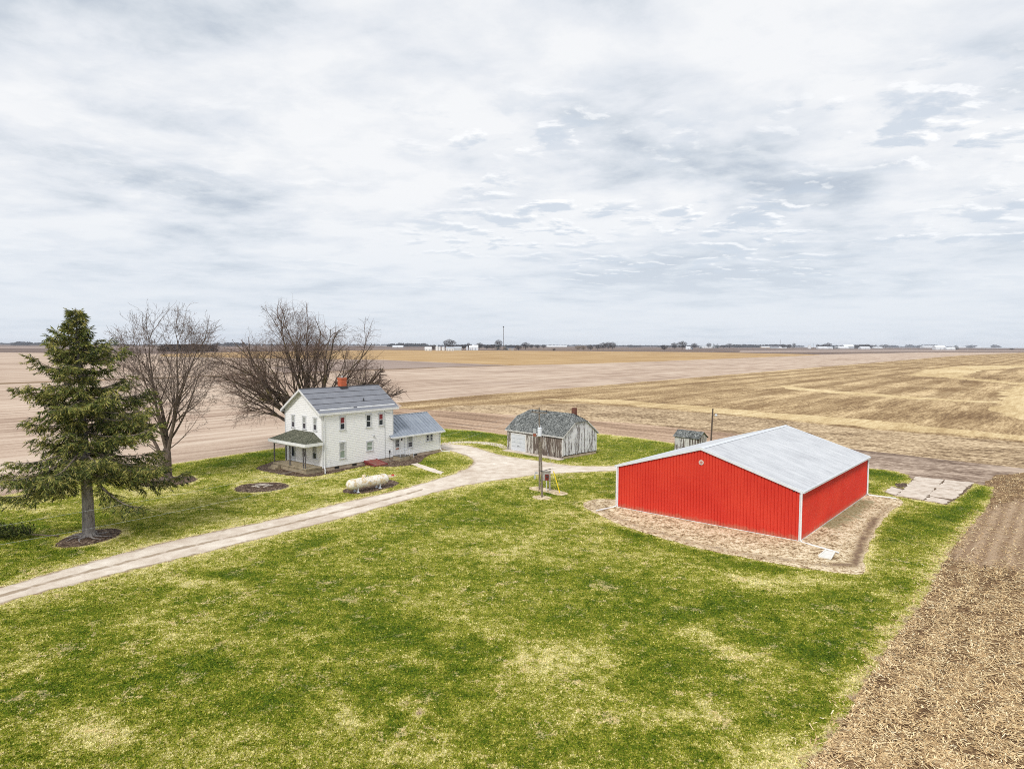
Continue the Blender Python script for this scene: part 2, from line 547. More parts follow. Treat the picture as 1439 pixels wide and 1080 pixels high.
def tank_mat():
    t = NT('rust_stained_white_paint')
    n = t.noise(2.6, 5, .75, dist=.5); k = t.noise(1, 4, .7, vec=t.map((1.2, 5, 5)))
    z = t.sep()[2]
    c = t.mix(t.rng(n, .46, .60), (.80, .77, .70), (.60, .47, .27))
    c = t.mix(t.rng(k, .62, .72, 0, .8), c, (.36, .24, .13))
    return t.fin(c, .5, 0, .4)


M['tank'] = tank_mat()


def bulk_mat():
    t = NT('flaking_red_boards')
    s = t.sep()
    w = t.math('FRACT', t.math('DIVIDE', s[0], .16))
    st = t.noise(1, 5, .7, vec=t.map((8, 1, 1)))
    c = t.mix(t.rng(st, .4, .65), (.26, .055, .045), (.20, .13, .10))
    c = t.mix(t.rng(w, .1, .0), c, (.04, .02, .02))
    return t.fin(c, .85, 0, .2)


M['bulk'] = bulk_mat()


def bark(name, a, b, moss=None):
    t = NT(name)
    n = t.noise(1, 5, .7, vec=t.map((7, 7, 1.6))); k = t.noise(.7, 3, .6)
    c = t.ramp(n, [(.35, a), (.62, b)])
    if moss: c = t.mix(t.rng(k, .5, .68, 0, .7), c, moss)
    t.bump(n, .04, .8)
    return t.fin(c, .95, 0, .15)


M['bark1'] = bark('maple_bark', (.065, .048, .040), (.20, .155, .125))
M['bark2'] = bark('mossy_bark', (.045, .034, .028), (.15, .115, .09), (.19, .155, .055))
M['twig1'] = bark('grey_brown_twigs', (.11, .082, .07), (.22, .17, .15))
M['twig2'] = bark('reddish_twigs', (.10, .068, .056), (.22, .155, .125))
M['bark3'] = bark('spruce_bark', (.16, .14, .13), (.36, .33, .31))


def needle(name, hue=0):
    t = NT(name)
    n = t.noise(.55, 3, .6); k = t.attr('rb')
    x = t.math('MULTIPLY_ADD', k, .5, t.math('MULTIPLY', n, .6))
    c = t.ramp(x, [(.22, (.014, .022, .009)), (.40, (.055, .078, .020)), (.56, (.15, .175, .038)), (.78, (.38, .34, .10))])
    return t.fin(c, .8, 0, .2)


M['needle'] = needle('spruce_needles')
M['faroak'] = simple('far_bare_crown', (.038, .030, .036), .95, var=.3, scale=.3)
M['fartan'] = simple('far_tan_crown', (.24, .18, .13), .95, var=.25, scale=.3)
M['farever'] = simple('far_evergreen', (.012, .045, .042), .95, var=.3, scale=.3)
M['farwhite'] = simple('far_white_steel', (.72, .74, .77), .5, var=.04)
M['fargrey'] = simple('far_grey_steel', (.42, .45, .49), .5, var=.06)
M['fartanwall'] = simple('far_tan_wall', (.46, .38, .31), .7)
M['fardark'] = simple('far_dark_roof', (.12, .12, .14), .8)
M['farline'] = simple('far_treeline', (.025, .03, .045), .95, var=.3, scale=.02)


# ------------------------------------------------------------------ ground sheets
def rough_outline(pts, step=1.2, jit=.25, closed=True):
    out = []
    n = len(pts)
    for i in range(n):
        a, b = Vector(pts[i][:2]), Vector(pts[(i + 1) % n][:2])
        Lg = (b - a).length
        k = max(1, min(260, int(Lg / step)))
        nrm = Vector((-(b - a).y, (b - a).x))
        if nrm.length > 0: nrm.normalize()
        for j in range(k):
            p = a.lerp(b, j / k)
            off = jit * (rnd.gauss(0, .45) + .6 * math.sin(p.x * .9 + p.y * 1.3) * .6) if (j or True) else 0
            out.append(p + nrm * off)
    return out


def smooth_poly(pts, it=1):
    for _ in range(it):
        q = []
        for i in range(len(pts)):
            a, b = pts[i], pts[(i + 1) % len(pts)]
            q += [a.lerp(b, .25), a.lerp(b, .75)]
        pts = q
    return pts


def inside(P, poly):
    x, y = P[:, 0], P[:, 1]
    r = np.zeros(len(P), bool)
    n = len(poly)
    for i in range(n):
        x1, y1 = poly[i][:2]; x2, y2 = poly[(i + 1) % n][:2]
        if y1 == y2: continue
        c = ((y1 > y) != (y2 > y)) & (x < (x2 - x1) * (y - y1) / (y2 - y1) + x1)
        r ^= c
    return r


def dist_line(P, line, closed=False):
    d = np.full(len(P), 1e9)
    L_ = list(line) + ([line[0]] if closed else [])
    for a, b in zip(L_[:-1], L_[1:]):
        ax, ay = a[0], a[1]; bx, by = b[0] - ax, b[1] - ay
        ll = bx * bx + by * by + 1e-9
        t = np.clip(((P[:, 0] - ax) * bx + (P[:, 1] - ay) * by) / ll, 0, 1)
        d = np.minimum(d, np.hypot(P[:, 0] - ax - t * bx, P[:, 1] - ay - t * by))
    return d


DIRTS = []


def sheet(name, outline, z, mat, grid=0, attrs=None, zfun=None, gridbox=None, parent=None):
    """flat (or zfun) sheet; outline in world xy; interior grid points if grid>0"""
    co = [Vector((p[0], p[1])) for p in outline]
    if name in ('dirt_bed', 'dirt_patch', 'path') and max(p.y for p in co) < 95: DIRTS.append([(p.x, p.y) for p in co])
    k = len(co)
    if grid:
        A = np.array([(p.x, p.y) for p in co])
        x0, y0 = A.min(0); x1, y1 = A.max(0)
        if gridbox: x0, y0, x1, y1 = max(x0, gridbox[0]), max(y0, gridbox[1]), min(x1, gridbox[2]), min(y1, gridbox[3])
        X, Y = np.meshgrid(np.arange(x0 + grid / 2, x1, grid), np.arange(y0 + grid / 2, y1, grid))
        P = np.stack([X.ravel(), Y.ravel()], 1)
        P = P[inside(P, A)]
        P = P[dist_line(P, A, True) > grid * .4]
        P = P + rng.uniform(-grid * .2, grid * .2, P.shape)
        co += [Vector((float(a), float(b))) for a, b in P]
    vs, es, fs, *_ = geometry.delaunay_2d_cdt(co, [], [list(range(k))], 1, 1e-6)
    P = np.array([(v.x, v.y) for v in vs])
    zz = np.full(len(P), float(z)) if zfun is None else zfun(P) + z
    me = bpy.data.meshes.new(name)
    me.from_pydata([(float(a), float(b), float(c)) for (a, b), c in zip(P, zz)], [], fs)
    for nm, fn in (attrs or {}).items():
        at = me.attributes.new(nm, 'FLOAT', 'POINT'); at.data.foreach_set('value', np.ascontiguousarray(fn(P), dtype=np.float32))
    if zfun is not None: me.polygons.foreach_set('use_smooth', [True] * len(me.polygons))
    me.materials.append(mat); me.update()
    # faces up
    if len(me.polygons) and me.polygons[0].normal.z < 0: me.flip_normals()
    o = bpy.data.objects.new(name, me); COL.objects.link(o)
    if parent is not None: o.parent = parent
    return o


def gp(pts, z=0.0):
    return [g(x, y, z) for x, y in pts]


B = 16000.0
o = MB().quad((-B, -300, -.12), (B, -300, -.12), (B, B, -.12), (-B, B, -.12)).build('ground', M['base'])
tag(o, 'flat dark brown farmland running to the horizon', 'ground', kind='structure')


def field(name, pts, z, mat, label, step=6, jit=.5):
    o = sheet(name, rough_outline(gp(pts), step, jit * (1.8 if name == 'field_strip' else 1.0)), z, mat)
    return tag(o, label, 'field', kind='structure')


# far bands
field('field', [(-500, 485.0), (80, 487.2), (400, 488.9), (700, 489.6), (700, 490.2), (80, 489.2), (-500, 487.4)], -.11, M['pink2'], 'thin pale band of a far field at the left horizon', 60, 5)
field('field', [(1040, 492.0), (1250, 491.2), (1439, 492.2), (1700, 494), (1700, 496), (1439, 493.8), (1250, 494.0), (1040, 495.0)], -.11, M['pink2'], 'thin pale tan field band near the right horizon', 40, 4)
field('field', [(-900, 490), (-200, 494), (0, 495), (230, 497), (330, 499), (560, 501), (800, 505), (1000, 502), (1130, 498.2), (1300, 495.0), (1439, 495.2), (1600, 497),
                (1600, 505), (1300, 512), (1000, 545), (900, 640), (500, 700), (-300, 1000), (-2200, 1300), (-2200, 700)], -.10, M['pink'], 'wide pinkish bean stubble field behind the house and trees', 25, 2)
field('field', [(225, 497.5), (330, 494.2), (540, 491.6), (820, 493.2), (1000, 494.8), (1130, 497.4), (1155, 498.6), (1010, 504), (900, 508.3), (790, 511.6), (720, 512.9), (620, 509), (540, 505.3), (300, 502.2), (225, 501)],
      -.085, M['gold'], 'golden brown corn stubble field beyond the pinkish field', 20, 2)
field('field', [(500, 505.5), (540, 505.8), (620, 509.3), (700, 512.3), (720, 513.2), (540, 518.6), (400, 524), (380, 516)], -.09, M['pink2'], 'small greyish wedge of stubble under the golden field', 12, 1)
field('grass_strip', [(-300, 548.5), (0, 537.6), (400, 523.6), (540, 518.5), (620, 515.6), (722, 512.6), (722, 513.2), (620, 516.4), (540, 519.6), (400, 524.8), (0, 539.4), (-300, 551)],
      -.08, M['dline'], 'thin brown grass line crossing the pinkish field', 6, .4)
# right golden field
field('field', [(560, 565.5), (640, 557.5), (800, 545), (1000, 528), (1200, 511.6), (1350, 499.3), (1439, 495.4), (1520, 497), (2400, 560), (3200, 900), (2300, 800), (1600, 678), (1439, 659), (1220, 637), (1060, 613), (890, 596), (700, 585), (560, 577)],
      -.07, M['corn'], 'banded tan corn stubble field behind the red barn', 6, .8)
field('field', [(640, 569), (740, 568), (820, 566.5), (900, 572), (1000, 581), (1100, 590), (1220, 602), (1330, 611), (1439, 620.5), (1700, 646), (1800, 700), (1600, 678), (1439, 659), (1220, 637), (1060, 613), (890, 596), (700, 585), (600, 577)],
      -.065, M['stub'], 'rough corn stubble strip between the pale band and the tilled strip', 3, .8)
field('field_strip', [(762, 560), (860, 561), (960, 568), (1060, 577), (1160, 585), (1220, 589), (1330, 601), (1439, 611), (1700, 634), (1700, 644), (1439, 618.5), (1330, 609), (1220, 600), (1100, 588), (1000, 579), (900, 570), (820, 564)],
      -.06, M['strip'], 'pale straw strip running across the tan stubble field', 3, 1.0)
field('field_strip', [(1095, 542), (1104, 541), (1150, 547), (1240, 553.5), (1320, 559.5), (1400, 563.5), (1400, 566), (1320, 562.5), (1240, 557.5), (1150, 550.5), (1110, 546.5)],
      -.06, M['strip'], 'narrow pale strip higher up in the banded stubble field', 4, .8)
field('field_strip', [(1400, 563.5), (1406, 551), (1418, 544), (1439, 540.5), (1600, 541), (1700, 575), (1600, 600), (1439, 589.5), (1399, 580), (1396, 571)],
      -.055, M['strip'], 'bright straw patch at the right edge of the stubble field', 4, 1.2)
field('field_strip', [(1280, 527.5), (1300, 519), (1345, 514), (1400, 513.5), (1439, 512.2), (1600, 515), (1600, 519), (1439, 515.5), (1380, 520), (1350, 529), (1439, 537.5), (1600, 548), (1600, 552), (1439, 541), (1340, 531.5)],
      -.06, M['strip'], 'forked pale residue patch near the far end of the stubble field', 6, 1.2)
field('field', [(540, 572), (640, 577.5), (720, 583), (800, 587.5), (890, 594.5), (1000, 604.5), (1060, 611), (1150, 624), (1220, 633.5), (1300, 642), (1300, 676), (1200, 690), (900, 650), (640, 640), (540, 640)],
      -.05, M['tilled'], 'pinkish brown tilled strip between the lawn and the stubble', 4, .7)
field('dirt_patch', [(1120, 620), (1220, 633), (1300, 642), (1370, 650), (1439, 657), (1600, 668), (1700, 690), (1500, 676), (1420, 668), (1400, 676), (1386, 690), (1340, 700), (1270, 690), (1150, 670)],
      -.04, M['darksoil'], 'dark bare soil strip behind the concrete slab', 2, .7)

# near stubble on the right
SOIL = gp([(1372, 716), (1439, 700), (1540, 700), (1620, 860), (1439, 800), (1345, 792), (1330, 790)])


def soil_attr(P):
    ins = inside(P, SOIL)
    d = dist_line(P, SOIL, True)
    return np.clip(.5 + np.where(ins, d, -d) / 2.5, 0, 1)


NEAR = gp([(1378, 690), (1388, 676), (1402, 667), (1439, 664), (1700, 684), (2600, 760), (3200, 1300), (2600, 2300), (300, 2300), (800, 1250), (1080, 1050), (1270, 820)])
o = sheet('corn_field', rough_outline(NEAR, 1.5, .3), -.02, M['near'], 1.5, dict(soil=soil_attr))
tag(o, 'corn residue field along the right edge of the lawn', 'field', kind='structure')

# lawn
LAWN_PX = [(-300, 790), (0, 697), (75, 681), (150, 667), (245, 651), (310, 641), (385, 630), (450, 621), (540, 609), (625, 602), (670, 605), (712, 611), (780, 611), (838, 608.5), (890, 614), (941, 621.5),
           (1000, 629), (1100, 643), (1222, 657.5), (1256, 661), (1278, 667.5), (1280, 672), (1300, 678), (1369, 678.5), (1397, 684.5), (1393, 700), (1385, 716), (1362, 742), (1338, 772), (1322, 800), (1300, 840), (1280, 870),
           (1252, 902), (1235, 935), (1212, 965), (1195, 1000), (1170, 1035), (1130, 1085), (1060, 1200), (900, 1500), (600, 2200), (-3000, 2200), (-3000, 1150)]
LAWN = [Vector(p[:2]) for p in gp(LAWN_PX)]
UPPER = [(0, 826), (100, 797), (250, 757), (400, 727), (480, 706), (560, 689), (610, 674), (650, 662), (667, 651), (662, 642), (640, 635), (620, 631)]
LOWER = [(0, 848), (100, 821), (250, 785), (400, 747.5), (500, 723), (600, 694), (660, 680), (720, 671.5), (760, 666), (820, 663), (868, 661)]
DRIVE_PX = [(-700, 1010), (-300, 906)] + UPPER + [(617, 628), (619, 624), (640, 624), (665, 627), (688, 635), (706, 640), (740, 645), (770, 649), (800, 654), (840, 655), (880, 654.5), (905, 656), (905, 661)] + LOWER[::-1] + [(-300, 935), (-700, 1050)]
DRIVE = smooth_poly([Vector(p[:2]) for p in gp(DRIVE_PX)], 1)
TRACK = [Vector(g(x, (a + b) / 2)[:2]) for x, a, b in [(-700, 1010, 1050), (-300, 906, 935), (0, 826, 848), (100, 797, 821), (250, 757, 785), (400, 727, 747.5), (500, 702, 723), (560, 689, 705), (610, 675, 691)]]
BED = dict(
    spruce=(g(126, 755), 1.75, 2.35), maple=(g(237, 676), 2.55, 2.7), empty=(g(367, 684.3), 2.55, 2.3))
LUSH = [  # x1,y1,x2,y2, half width (m), strength
    (850, 738, 945, 768, .9, 1.0), (945, 768, 1090, 800, 1.3, .75), (1100, 800, 1200, 812, 1.2, .5), (405, 778, 470, 752, .8, .9), (380, 790, 405, 778, .9, .8), (470, 752, 500, 745, .6, .6),
    (270, 806, 340, 806, .7, .8), (340, 806, 362, 820, .7, .7), (120, 858, 140, 866, 1.3, .8), (180, 850, 230, 830, .9, .5), (540, 880, 600, 920, 2.6, .75), (600, 905, 640, 900, 1.2, .8), (500, 960, 640, 985, 1.6, .5),
    (720, 860, 900, 870, 1.6, .5), (760, 800, 880, 820, 1.6, .4), (400, 980, 430, 995, 1.3, .7), (900, 900, 980, 930, 1.4, .6), (980, 860, 1080, 850, 1.6, .5), (1060, 900, 1200, 930, 1.6, .5), (1150, 1000, 1180, 985, 1.0, .9),
    (1080, 1010, 1130, 1030, 1.0, .6), (1180, 840, 1290, 830, 2.0, .6), (1250, 760, 1340, 745, 2.6, .65), (1290, 735, 1380, 712, 1.8, .9), (1350, 700, 1388, 690, 1.6, .9), (1222, 664, 1262, 670, 2.2, .9), (1222, 690, 1250, 700, 1.8, .5),
    (330, 647, 395, 637, 3.0, .9), (250, 658, 330, 650, 2.4, .6), (150, 672, 245, 660, 2.0, .45), (290, 676, 330, 690, .8, .6), (630, 608, 700, 612, 3.2, .85), (640, 628, 690, 629, 1.3, .5), (600, 650, 650, 650, 1.8, .65), (560, 664, 640, 670, 1.2, .55), (690, 638, 760, 642, 1.0, .6),
    (840, 620, 930, 628, 4.0, .55), (860, 640, 960, 640, 4.0, .3), (0, 740, 60, 760, 2.0, .5), (60, 765, 110, 775, 1.2, .5), (640, 735, 760, 700, 3.5, .35), (820, 690, 865, 700, 2.5, .4), (160, 730, 240, 740, 1.8, .35), (700, 1040, 860, 1060, 1.4, .4),
    (250, 930, 330, 925, 1.6, .55), (60, 980, 100, 960, 1.0, .4), (420, 820, 520, 860, 1.8, .35), (300, 760, 420, 740, .8, .5)]
DRYS = [
    (0, 695, 90, 690, 1.6, .8), (0, 712, 60, 715, 1.0, .9), (20, 708, 75, 702, .8, .8), (380, 668, 460, 668, 2.2, .55), (430, 680, 470, 690, 1.5, .55), (380, 700, 470, 708, 1.4, .35), (280, 818, 340, 822, .5, .9), (240, 815, 280, 822, .5, .6),
    (1060, 815, 1160, 815, 1.4, .6), (1230, 830, 1260, 840, .8, .8), (570, 985, 590, 1000, .5, 1.0), (470, 990, 500, 1010, .9, .6), (640, 890, 690, 885, .7, .55), (980, 890, 1030, 915, .8, .85), (1300, 760, 1330, 770, .8, .6),
    (100, 1020, 140, 1040, .9, .7), (20, 940, 60, 935, .7, .6), (140, 690, 220, 695, 2.2, .35), (720, 700, 850, 705, .9, .35), (790, 720, 850, 732, 1.5, .5), (815, 690, 850, 712, .8, .6), (860, 760, 960, 790, 2.0, .25), (1110, 1040, 1170, 1010, .8, .55), (1040, 1065, 1130, 1070, .8, .6),
    (540, 1060, 700, 1070, .8, .35), (700, 780, 820, 770, 2.0, .3), (300, 900, 420, 910, 1.8, .3), (760, 930, 860, 925, 1.2, .4), (200, 870, 300, 880, 1.6, .3), (650, 745, 760, 760, 1.6, .3), (560, 920, 610, 935, .5, .8), (930, 1010, 990, 1000, .8, .45),
    (1222, 676, 1250, 683, .9, .5), (500, 645, 560, 656, .8, .8), (575, 655, 600, 660, .6, .7), (1000, 780, 1050, 790, .6, .4), (455, 672, 520, 655, .9, .55)]


def stroke_field(P, S, p=2.0):
    out = np.zeros(len(P))
    for x1, y1, x2, y2, w, s in S:
        a, b = g(x1, y1), g(x2, y2)
        d = dist_line(P, [a, b])
        out = np.maximum(out, s * np.exp(-(d / w) ** 2 * .9))
    return out


# barn pad outline
MOUND_PX = [(822, 704), (818, 712), (838, 722), (881, 741), (942, 760), (1003, 775), (1065, 787), (1126, 798), (1180, 805), (1212, 808), (1216, 800), (1213, 785), (1223, 762), (1232, 742), (1247, 722), (1262, 711), (1274, 705), (1258, 699),
            (1222, 694), (1200, 690), (1100, 690), (900, 690), (868, 703), (845, 700)]
MOUND = smooth_poly([Vector(p[:2]) for p in gp(MOUND_PX)], 1)
PAD_PX = [(1286.5, 670), (1369, 678.5), (1358.5, 690), (1346.5, 698.5), (1331, 709), (1259.5, 697), (1244, 691.5), (1253, 683.5), (1270, 686)]
PAD = [Vector(p[:2]) for p in gp(PAD_PX)]


def dry_attr(P):
    d = stroke_field(P, DRYS) * .9
    dd = dist_line(P, DRIVE, True)
    d = np.maximum(d, 1.05 * np.exp(-(dd / .55) ** 2)); d = np.maximum(d, .38 * np.exp(-(dd / 2.2) ** 2))
    dm = dist_line(P, MOUND, True); d = np.maximum(d, .8 * np.exp(-(dm / .45) ** 2))
    dp = dist_line(P, PAD, True); d = np.maximum(d, .95 * np.exp(-(dp / .6) ** 2))
    de = dist_line(P, LAWN, True)
    d = np.maximum(d, .95 * np.exp(-(de / .7) ** 2))
    for c, rx, ry in BED.values():
        r = np.hypot((P[:, 0] - c.x) / rx, (P[:, 1] - c.y) / ry)
        d = np.maximum(d, .85 * np.exp(-((r - 1) * rx / .5) ** 2))
    return d


def lush_attr(P):
    return stroke_field(P, LUSH)


o = sheet('lawn', rough_outline(LAWN, .8, .16), 0.0, M['lawn'], .75, dict(lush=lush_attr, dry=dry_attr), gridbox=(-75, 12, 60, 110))
tag(o, 'mottled green and straw coloured lawn around the farm buildings', 'lawn', kind='structure')


def rut_attr(P):
    d = dist_line(P, TRACK)
    a = np.exp(-(d / .40) ** 2) * .85
    e = np.exp(-((d - 1.75) / .5) ** 2) * .45
    far = (P[:, 0] > g(600, 680).x)
    a = np.where(far, 0, a)
    ed = dist_line(P, DRIVE, True)
    return np.maximum(np.maximum(a, np.where(far, 0, e)), .75 * np.exp(-(ed / .45) ** 2))


o = sheet('driveway', rough_outline(DRIVE, .4, .17), .008, M['gravel'], .28, dict(rut=rut_attr))
tag(o, 'pale gravel driveway with two wheel tracks', 'driveway', kind='structure')
# footpath north of the island and concrete apron of the grey shed
o = sheet('path', rough_outline(smooth_poly(gp([(617, 622.5), (640, 620), (665, 619.6), (700, 622), (716, 629), (712, 631.5), (695, 626), (665, 622.2), (640, 622.6), (625, 625.5)])), .5, .08), .012, M['gravel'], 0)
tag(o, 'thin gravel path curving from the drive to the grey shed', 'path', kind='structure')
o = sheet('path', rough_outline(gp([(578, 652), (586, 650.5), (608, 658), (624, 663), (620, 666.5), (600, 661)]), .5, .08), .012, M['gravel'], 0)
tag(o, 'short dirt path from the side steps to the drive', 'path', kind='structure')


def bed(name, c, rx, ry, label, z=.012):
    pts = [Vector((c.x + rx * (1 + .05 * math.sin(3 * a + 1)) * math.cos(a), c.y + ry * (1 + .05 * math.sin(2 * a)) * math.sin(a))) for a in [2 * math.pi * k / 56 for k in range(56)]]

    def zf(P):
        r = np.hypot((P[:, 0] - c.x) / rx, (P[:, 1] - c.y) / ry)
        return np.clip(1 - r, 0, 1) * .12 + rng.uniform(0, .03, len(P)) * (r < .93)
    o = sheet(name, rough_outline(pts, .3, .07), z, M['mulch'], .22, zfun=zf)
    return tag(o, label, 'garden bed', kind='structure')


bed('mulch_bed', *BED['spruce'], 'dark mulch ring under the spruce')
bed('mulch_bed', *BED['maple'], 'dark mulch ring under the tall bare tree')
bed('mulch_bed', *BED['empty'], 'empty round mulch bed between the bare tree and the porch')
o = sheet('dirt_bed', rough_outline(smooth_poly(gp([(358, 657), (385, 647.5), (400, 646), (455, 660), (560, 641), (560, 646), (500, 657), (456, 667.5), (430, 670.5), (395, 667), (366, 661)])), .4, .1), .010, M['mulch'])
tag(o, 'bare dark soil around the porch and house foot', 'garden bed', kind='structure')
o = sheet('dirt_bed', rough_outline(smooth_poly(gp([(536, 644), (560, 640), (625, 628), (620, 634), (598, 641), (590, 651), (560, 656), (530, 655), (520, 650)])), .4, .12), .011, M['mulch'])
tag(o, 'dark soil beside the cellar door and side steps', 'garden bed', kind='structure')
o = sheet('dirt_patch', rough_outline(smooth_poly(gp([(476, 691), (500, 694.5), (530, 690), (555, 683), (562, 677), (548, 673.5), (530, 674), (500, 682)])), .4, .12), .010, M['mulch'])
tag(o, 'dark bare earth under the white gas tank', 'dirt', kind='structure')
o = sheet('dirt_patch', rough_outline(smooth_poly(gp([(541, 668.5), (548, 666), (557, 667), (557, 669.5), (549, 671)])), .3, .08), .012, M['mound'], .3, dict(ditch=lambda P: P[:, 0] * 0 + .2, moss=lambda P: P[:, 0] * 0))
tag(o, 'small bare dirt oval between the tank and the side path', 'dirt', kind='structure')
o = sheet('dirt_patch', rough_outline(smooth_poly(gp([(742, 685), (755, 682), (775, 687), (795, 691), (799, 694), (786, 696.5), (770, 692), (745, 688)])), .4, .12), .010, M['mound'], .5, dict(ditch=lambda P: P[:, 0] * 0 + .1, moss=lambda P: P[:, 0] * 0))
tag(o, 'bare sandy earth around the meter post and yellow guy guard', 'dirt', kind='structure')
o = sheet('dirt_patch', rough_outline(smooth_poly(gp([(746, 697), (760, 695), (774, 698), (776, 701), (764, 702.5), (750, 700.5)])), .4, .12), .010, M['mound'], .5, dict(ditch=lambda P: P[:, 0] * 0, moss=lambda P: P[:, 0] * 0))
tag(o, 'bare sandy ring around the front utility pole', 'dirt', kind='structure')
o = sheet('dirt_patch', rough_outline(smooth_poly(gp([(1258, 680), (1268, 678), (1277, 679), (1275, 684), (1262, 685)])), .4, .15), .010, M['mulch'])
tag(o, 'dark hole of bare earth left of the concrete slab', 'dirt', kind='structure')

# barn geometry numbers
BO = Vector((20.43, 45.83, 0)); BYAW = .8612; BW, BL, BZ = 15.0, 19.42, .25
bd = Vector((math.cos(BYAW), math.sin(BYAW), 0)); bn = Vector((-bd.y, bd.x, 0))
BRECT = [BO, BO + bd * BL, BO + bd * BL + bn * BW, BO + bn * BW]
BRECT_OUT = [BO - bd * .15 - bn * .15, BO + bd * (BL + .15) - bn * .15, BO + bd * (BL + .15) + bn * (BW + .15), BO - bd * .15 + bn * (BW + .15)]
DITCH = [Vector(p[:2]) for p in gp([(833, 708), (845, 717), (872, 730), (915, 745), (975, 763), (1050, 779), (1120, 789), (1165, 795), (1196, 797), (1205, 783), (1213, 762), (1222, 742), (1237, 722), (1252, 710)])]
DITCH2 = [Vector(p[:2]) for p in gp([(1170, 793), (1198, 795), (1207, 775), (1216, 752), (1230, 728)])]


def mound_z(P):
    db = dist_line(P, BRECT_OUT, True)
    ins = inside(P, BRECT_OUT)
    de = dist_line(P, MOUND, True)
    z = np.where(ins, BZ, BZ * de / (de + db * 1.0 + 1e-6))
    z = z * (1 - .6 * np.exp(-(dist_line(P, DITCH) / .55) ** 2))
    z = z + rng.uniform(-.012, .012, len(P)) * (de > .3)
    z = np.where(de < .02, 0, z)
    return np.where(ins, BZ - .012, np.maximum(z, .0))


o = sheet('gravel_pad', rough_outline(MOUND, .5, .12), .012, M['mound'], .4,
          dict(ditch=lambda P: np.maximum(.62 * np.exp(-(dist_line(P, DITCH) / .5) ** 2), .9 * np.exp(-(dist_line(P, DITCH2) / .45) ** 2)),
               moss=lambda P: stroke_field(P, [(1180, 738), (1205, 715), (1190, 725)] and [(1165, 742, 1215, 708, 1.3, .8), (1150, 765, 1180, 745, .8, .4)])), zfun=mound_z)
tag(o, 'raised sandy gravel pad around the red barn with a washed ditch', 'gravel pad', kind='structure')

# old concrete slab with joints
t0 = empty('concrete_slab', g(1310, 690), 0, 'cracked pale concrete slab in the grass right of the barn', 'slab')
t0['kind'] = 'structure'
inv = Matrix.Translation(-t0.location)


def lerp_poly(a, b, t): return a.lerp(b, t)


A_, B_, C_, D_, E_, F_ = [Vector(g(*q)[:2]) for q in ((1286.5, 670), (1328, 674.5), (1369, 678.5), (1331, 709), (1298, 703), (1259.5, 697))]
mbp = MB(); mbc = MB()
loc0 = Vector(t0.location[:2])


def piece(quad, jit=.05):
    pts = rough_outline(quad, .5, jit)
    cen = sum(pts, Vector((0, 0))) / len(pts)
    pts = [cen + (p - cen) * .965 + Vector((rnd.gauss(0, .07), rnd.gauss(0, .07))) for p in pts]
    h = .05 + rnd.uniform(-.012, .02)
    mbp.slab([(p.x - loc0.x, p.y - loc0.y, h) for p in pts], .12)


rows_t = [0, .2, .42, .63, .8, 1]
for k in range(5):
    a, b = rows_t[k], rows_t[k + 1]
    piece([A_.lerp(F_, a), A_.lerp(F_, b), B_.lerp(E_, b), B_.lerp(E_, a)])
    if k < 4: piece([B_.lerp(E_, a), B_.lerp(E_, b), C_.lerp(D_, b), C_.lerp(D_, a)], .12)
    else: piece([B_.lerp(E_, a), E_, D_.lerp(E_, .12), C_.lerp(D_, a + .05)], .1)
piece([Vector(g(*q)[:2]) for q in ((1253, 684), (1244, 691.5), (1258.5, 696.3), (1268, 688.5))], .06)
ob = mbp.build('slab_panel', M['pad'], t0)
o = sheet('joint_soil', rough_outline([p - loc0 for p in PAD], .5, .1), .012, M['crack'], parent=t0)

# ------------------------------------------------------------------ scattered ground cover
def world_scatter(n, poly, dmin, dmax, excl=(), power=2.0):
    """points on the ground thinning out with distance from the viewer side"""
    out = []
    tot = 0
    while tot < n:
        k = n * 2
        u = rng.random(k)
        a = 1 - power
        d = (dmin ** (a + 1) + u * (dmax ** (a + 1) - dmin ** (a + 1))) ** (1 / (a + 1)) if abs(a + 1) > 1e-6 else dmin * (dmax / dmin) ** u
        x = rng.uniform(-.86, .86, k) * d
        P = np.stack([x, d], 1)
        m = inside(P, poly)
        for e in excl: m &= ~inside(P, e)
        out.append(P[m]); tot += m.sum()
    return np.concatenate(out)[:n]


def ell(c, rx, ry): return [(c.x + rx * math.cos(a), c.y + ry * math.sin(a)) for a in [2 * math.pi * k / 24 for k in range(24)]]


HO = Vector((-20.905, 71.944, 0)); HYAW = .8756
hd = Vector((math.cos(HYAW), math.sin(HYAW), 0)); hn = Vector((-hd.y, hd.x, 0))
HRECT = [HO - hd * 2.3 - hn * .3, HO + hd * 18.6 - hn * .3, HO + hd * 18.6 + hn * 8, HO - hd * 2.3 + hn * 8]
EX = [DRIVE, MOUND, PAD, HRECT] + [ell(*b) for b in BED.values()] + DIRTS
LAWN_A = [(p.x, p.y) for p in LAWN]
P = world_scatter(420000, LAWN_A, 20, 110, EX, 2.0)
n = len(P)
h = rng.uniform(.025, .065, n) * (1 + P[:, 1] / 90)
w = rng.uniform(.012, .035, n) * (1 + P[:, 1] / 60)
az = rng.uniform(0, 2 * np.pi, n); tilt = rng.uniform(.2, 1.1, n); az2 = rng.uniform(0, 2 * np.pi, n)
V = np.zeros((n, 3, 3))
V[:, 0, 0] = P[:, 0] - np.cos(az) * w; V[:, 0, 1] = P[:, 1] - np.sin(az) * w
V[:, 1, 0] = P[:, 0] + np.cos(az) * w; V[:, 1, 1] = P[:, 1] + np.sin(az) * w
V[:, 2, 0] = P[:, 0] + np.cos(az2) * h * np.sin(tilt); V[:, 2, 1] = P[:, 1] + np.sin(az2) * h * np.sin(tilt); V[:, 2, 2] = h * np.cos(tilt)
V[:, :2, 2] = -.005
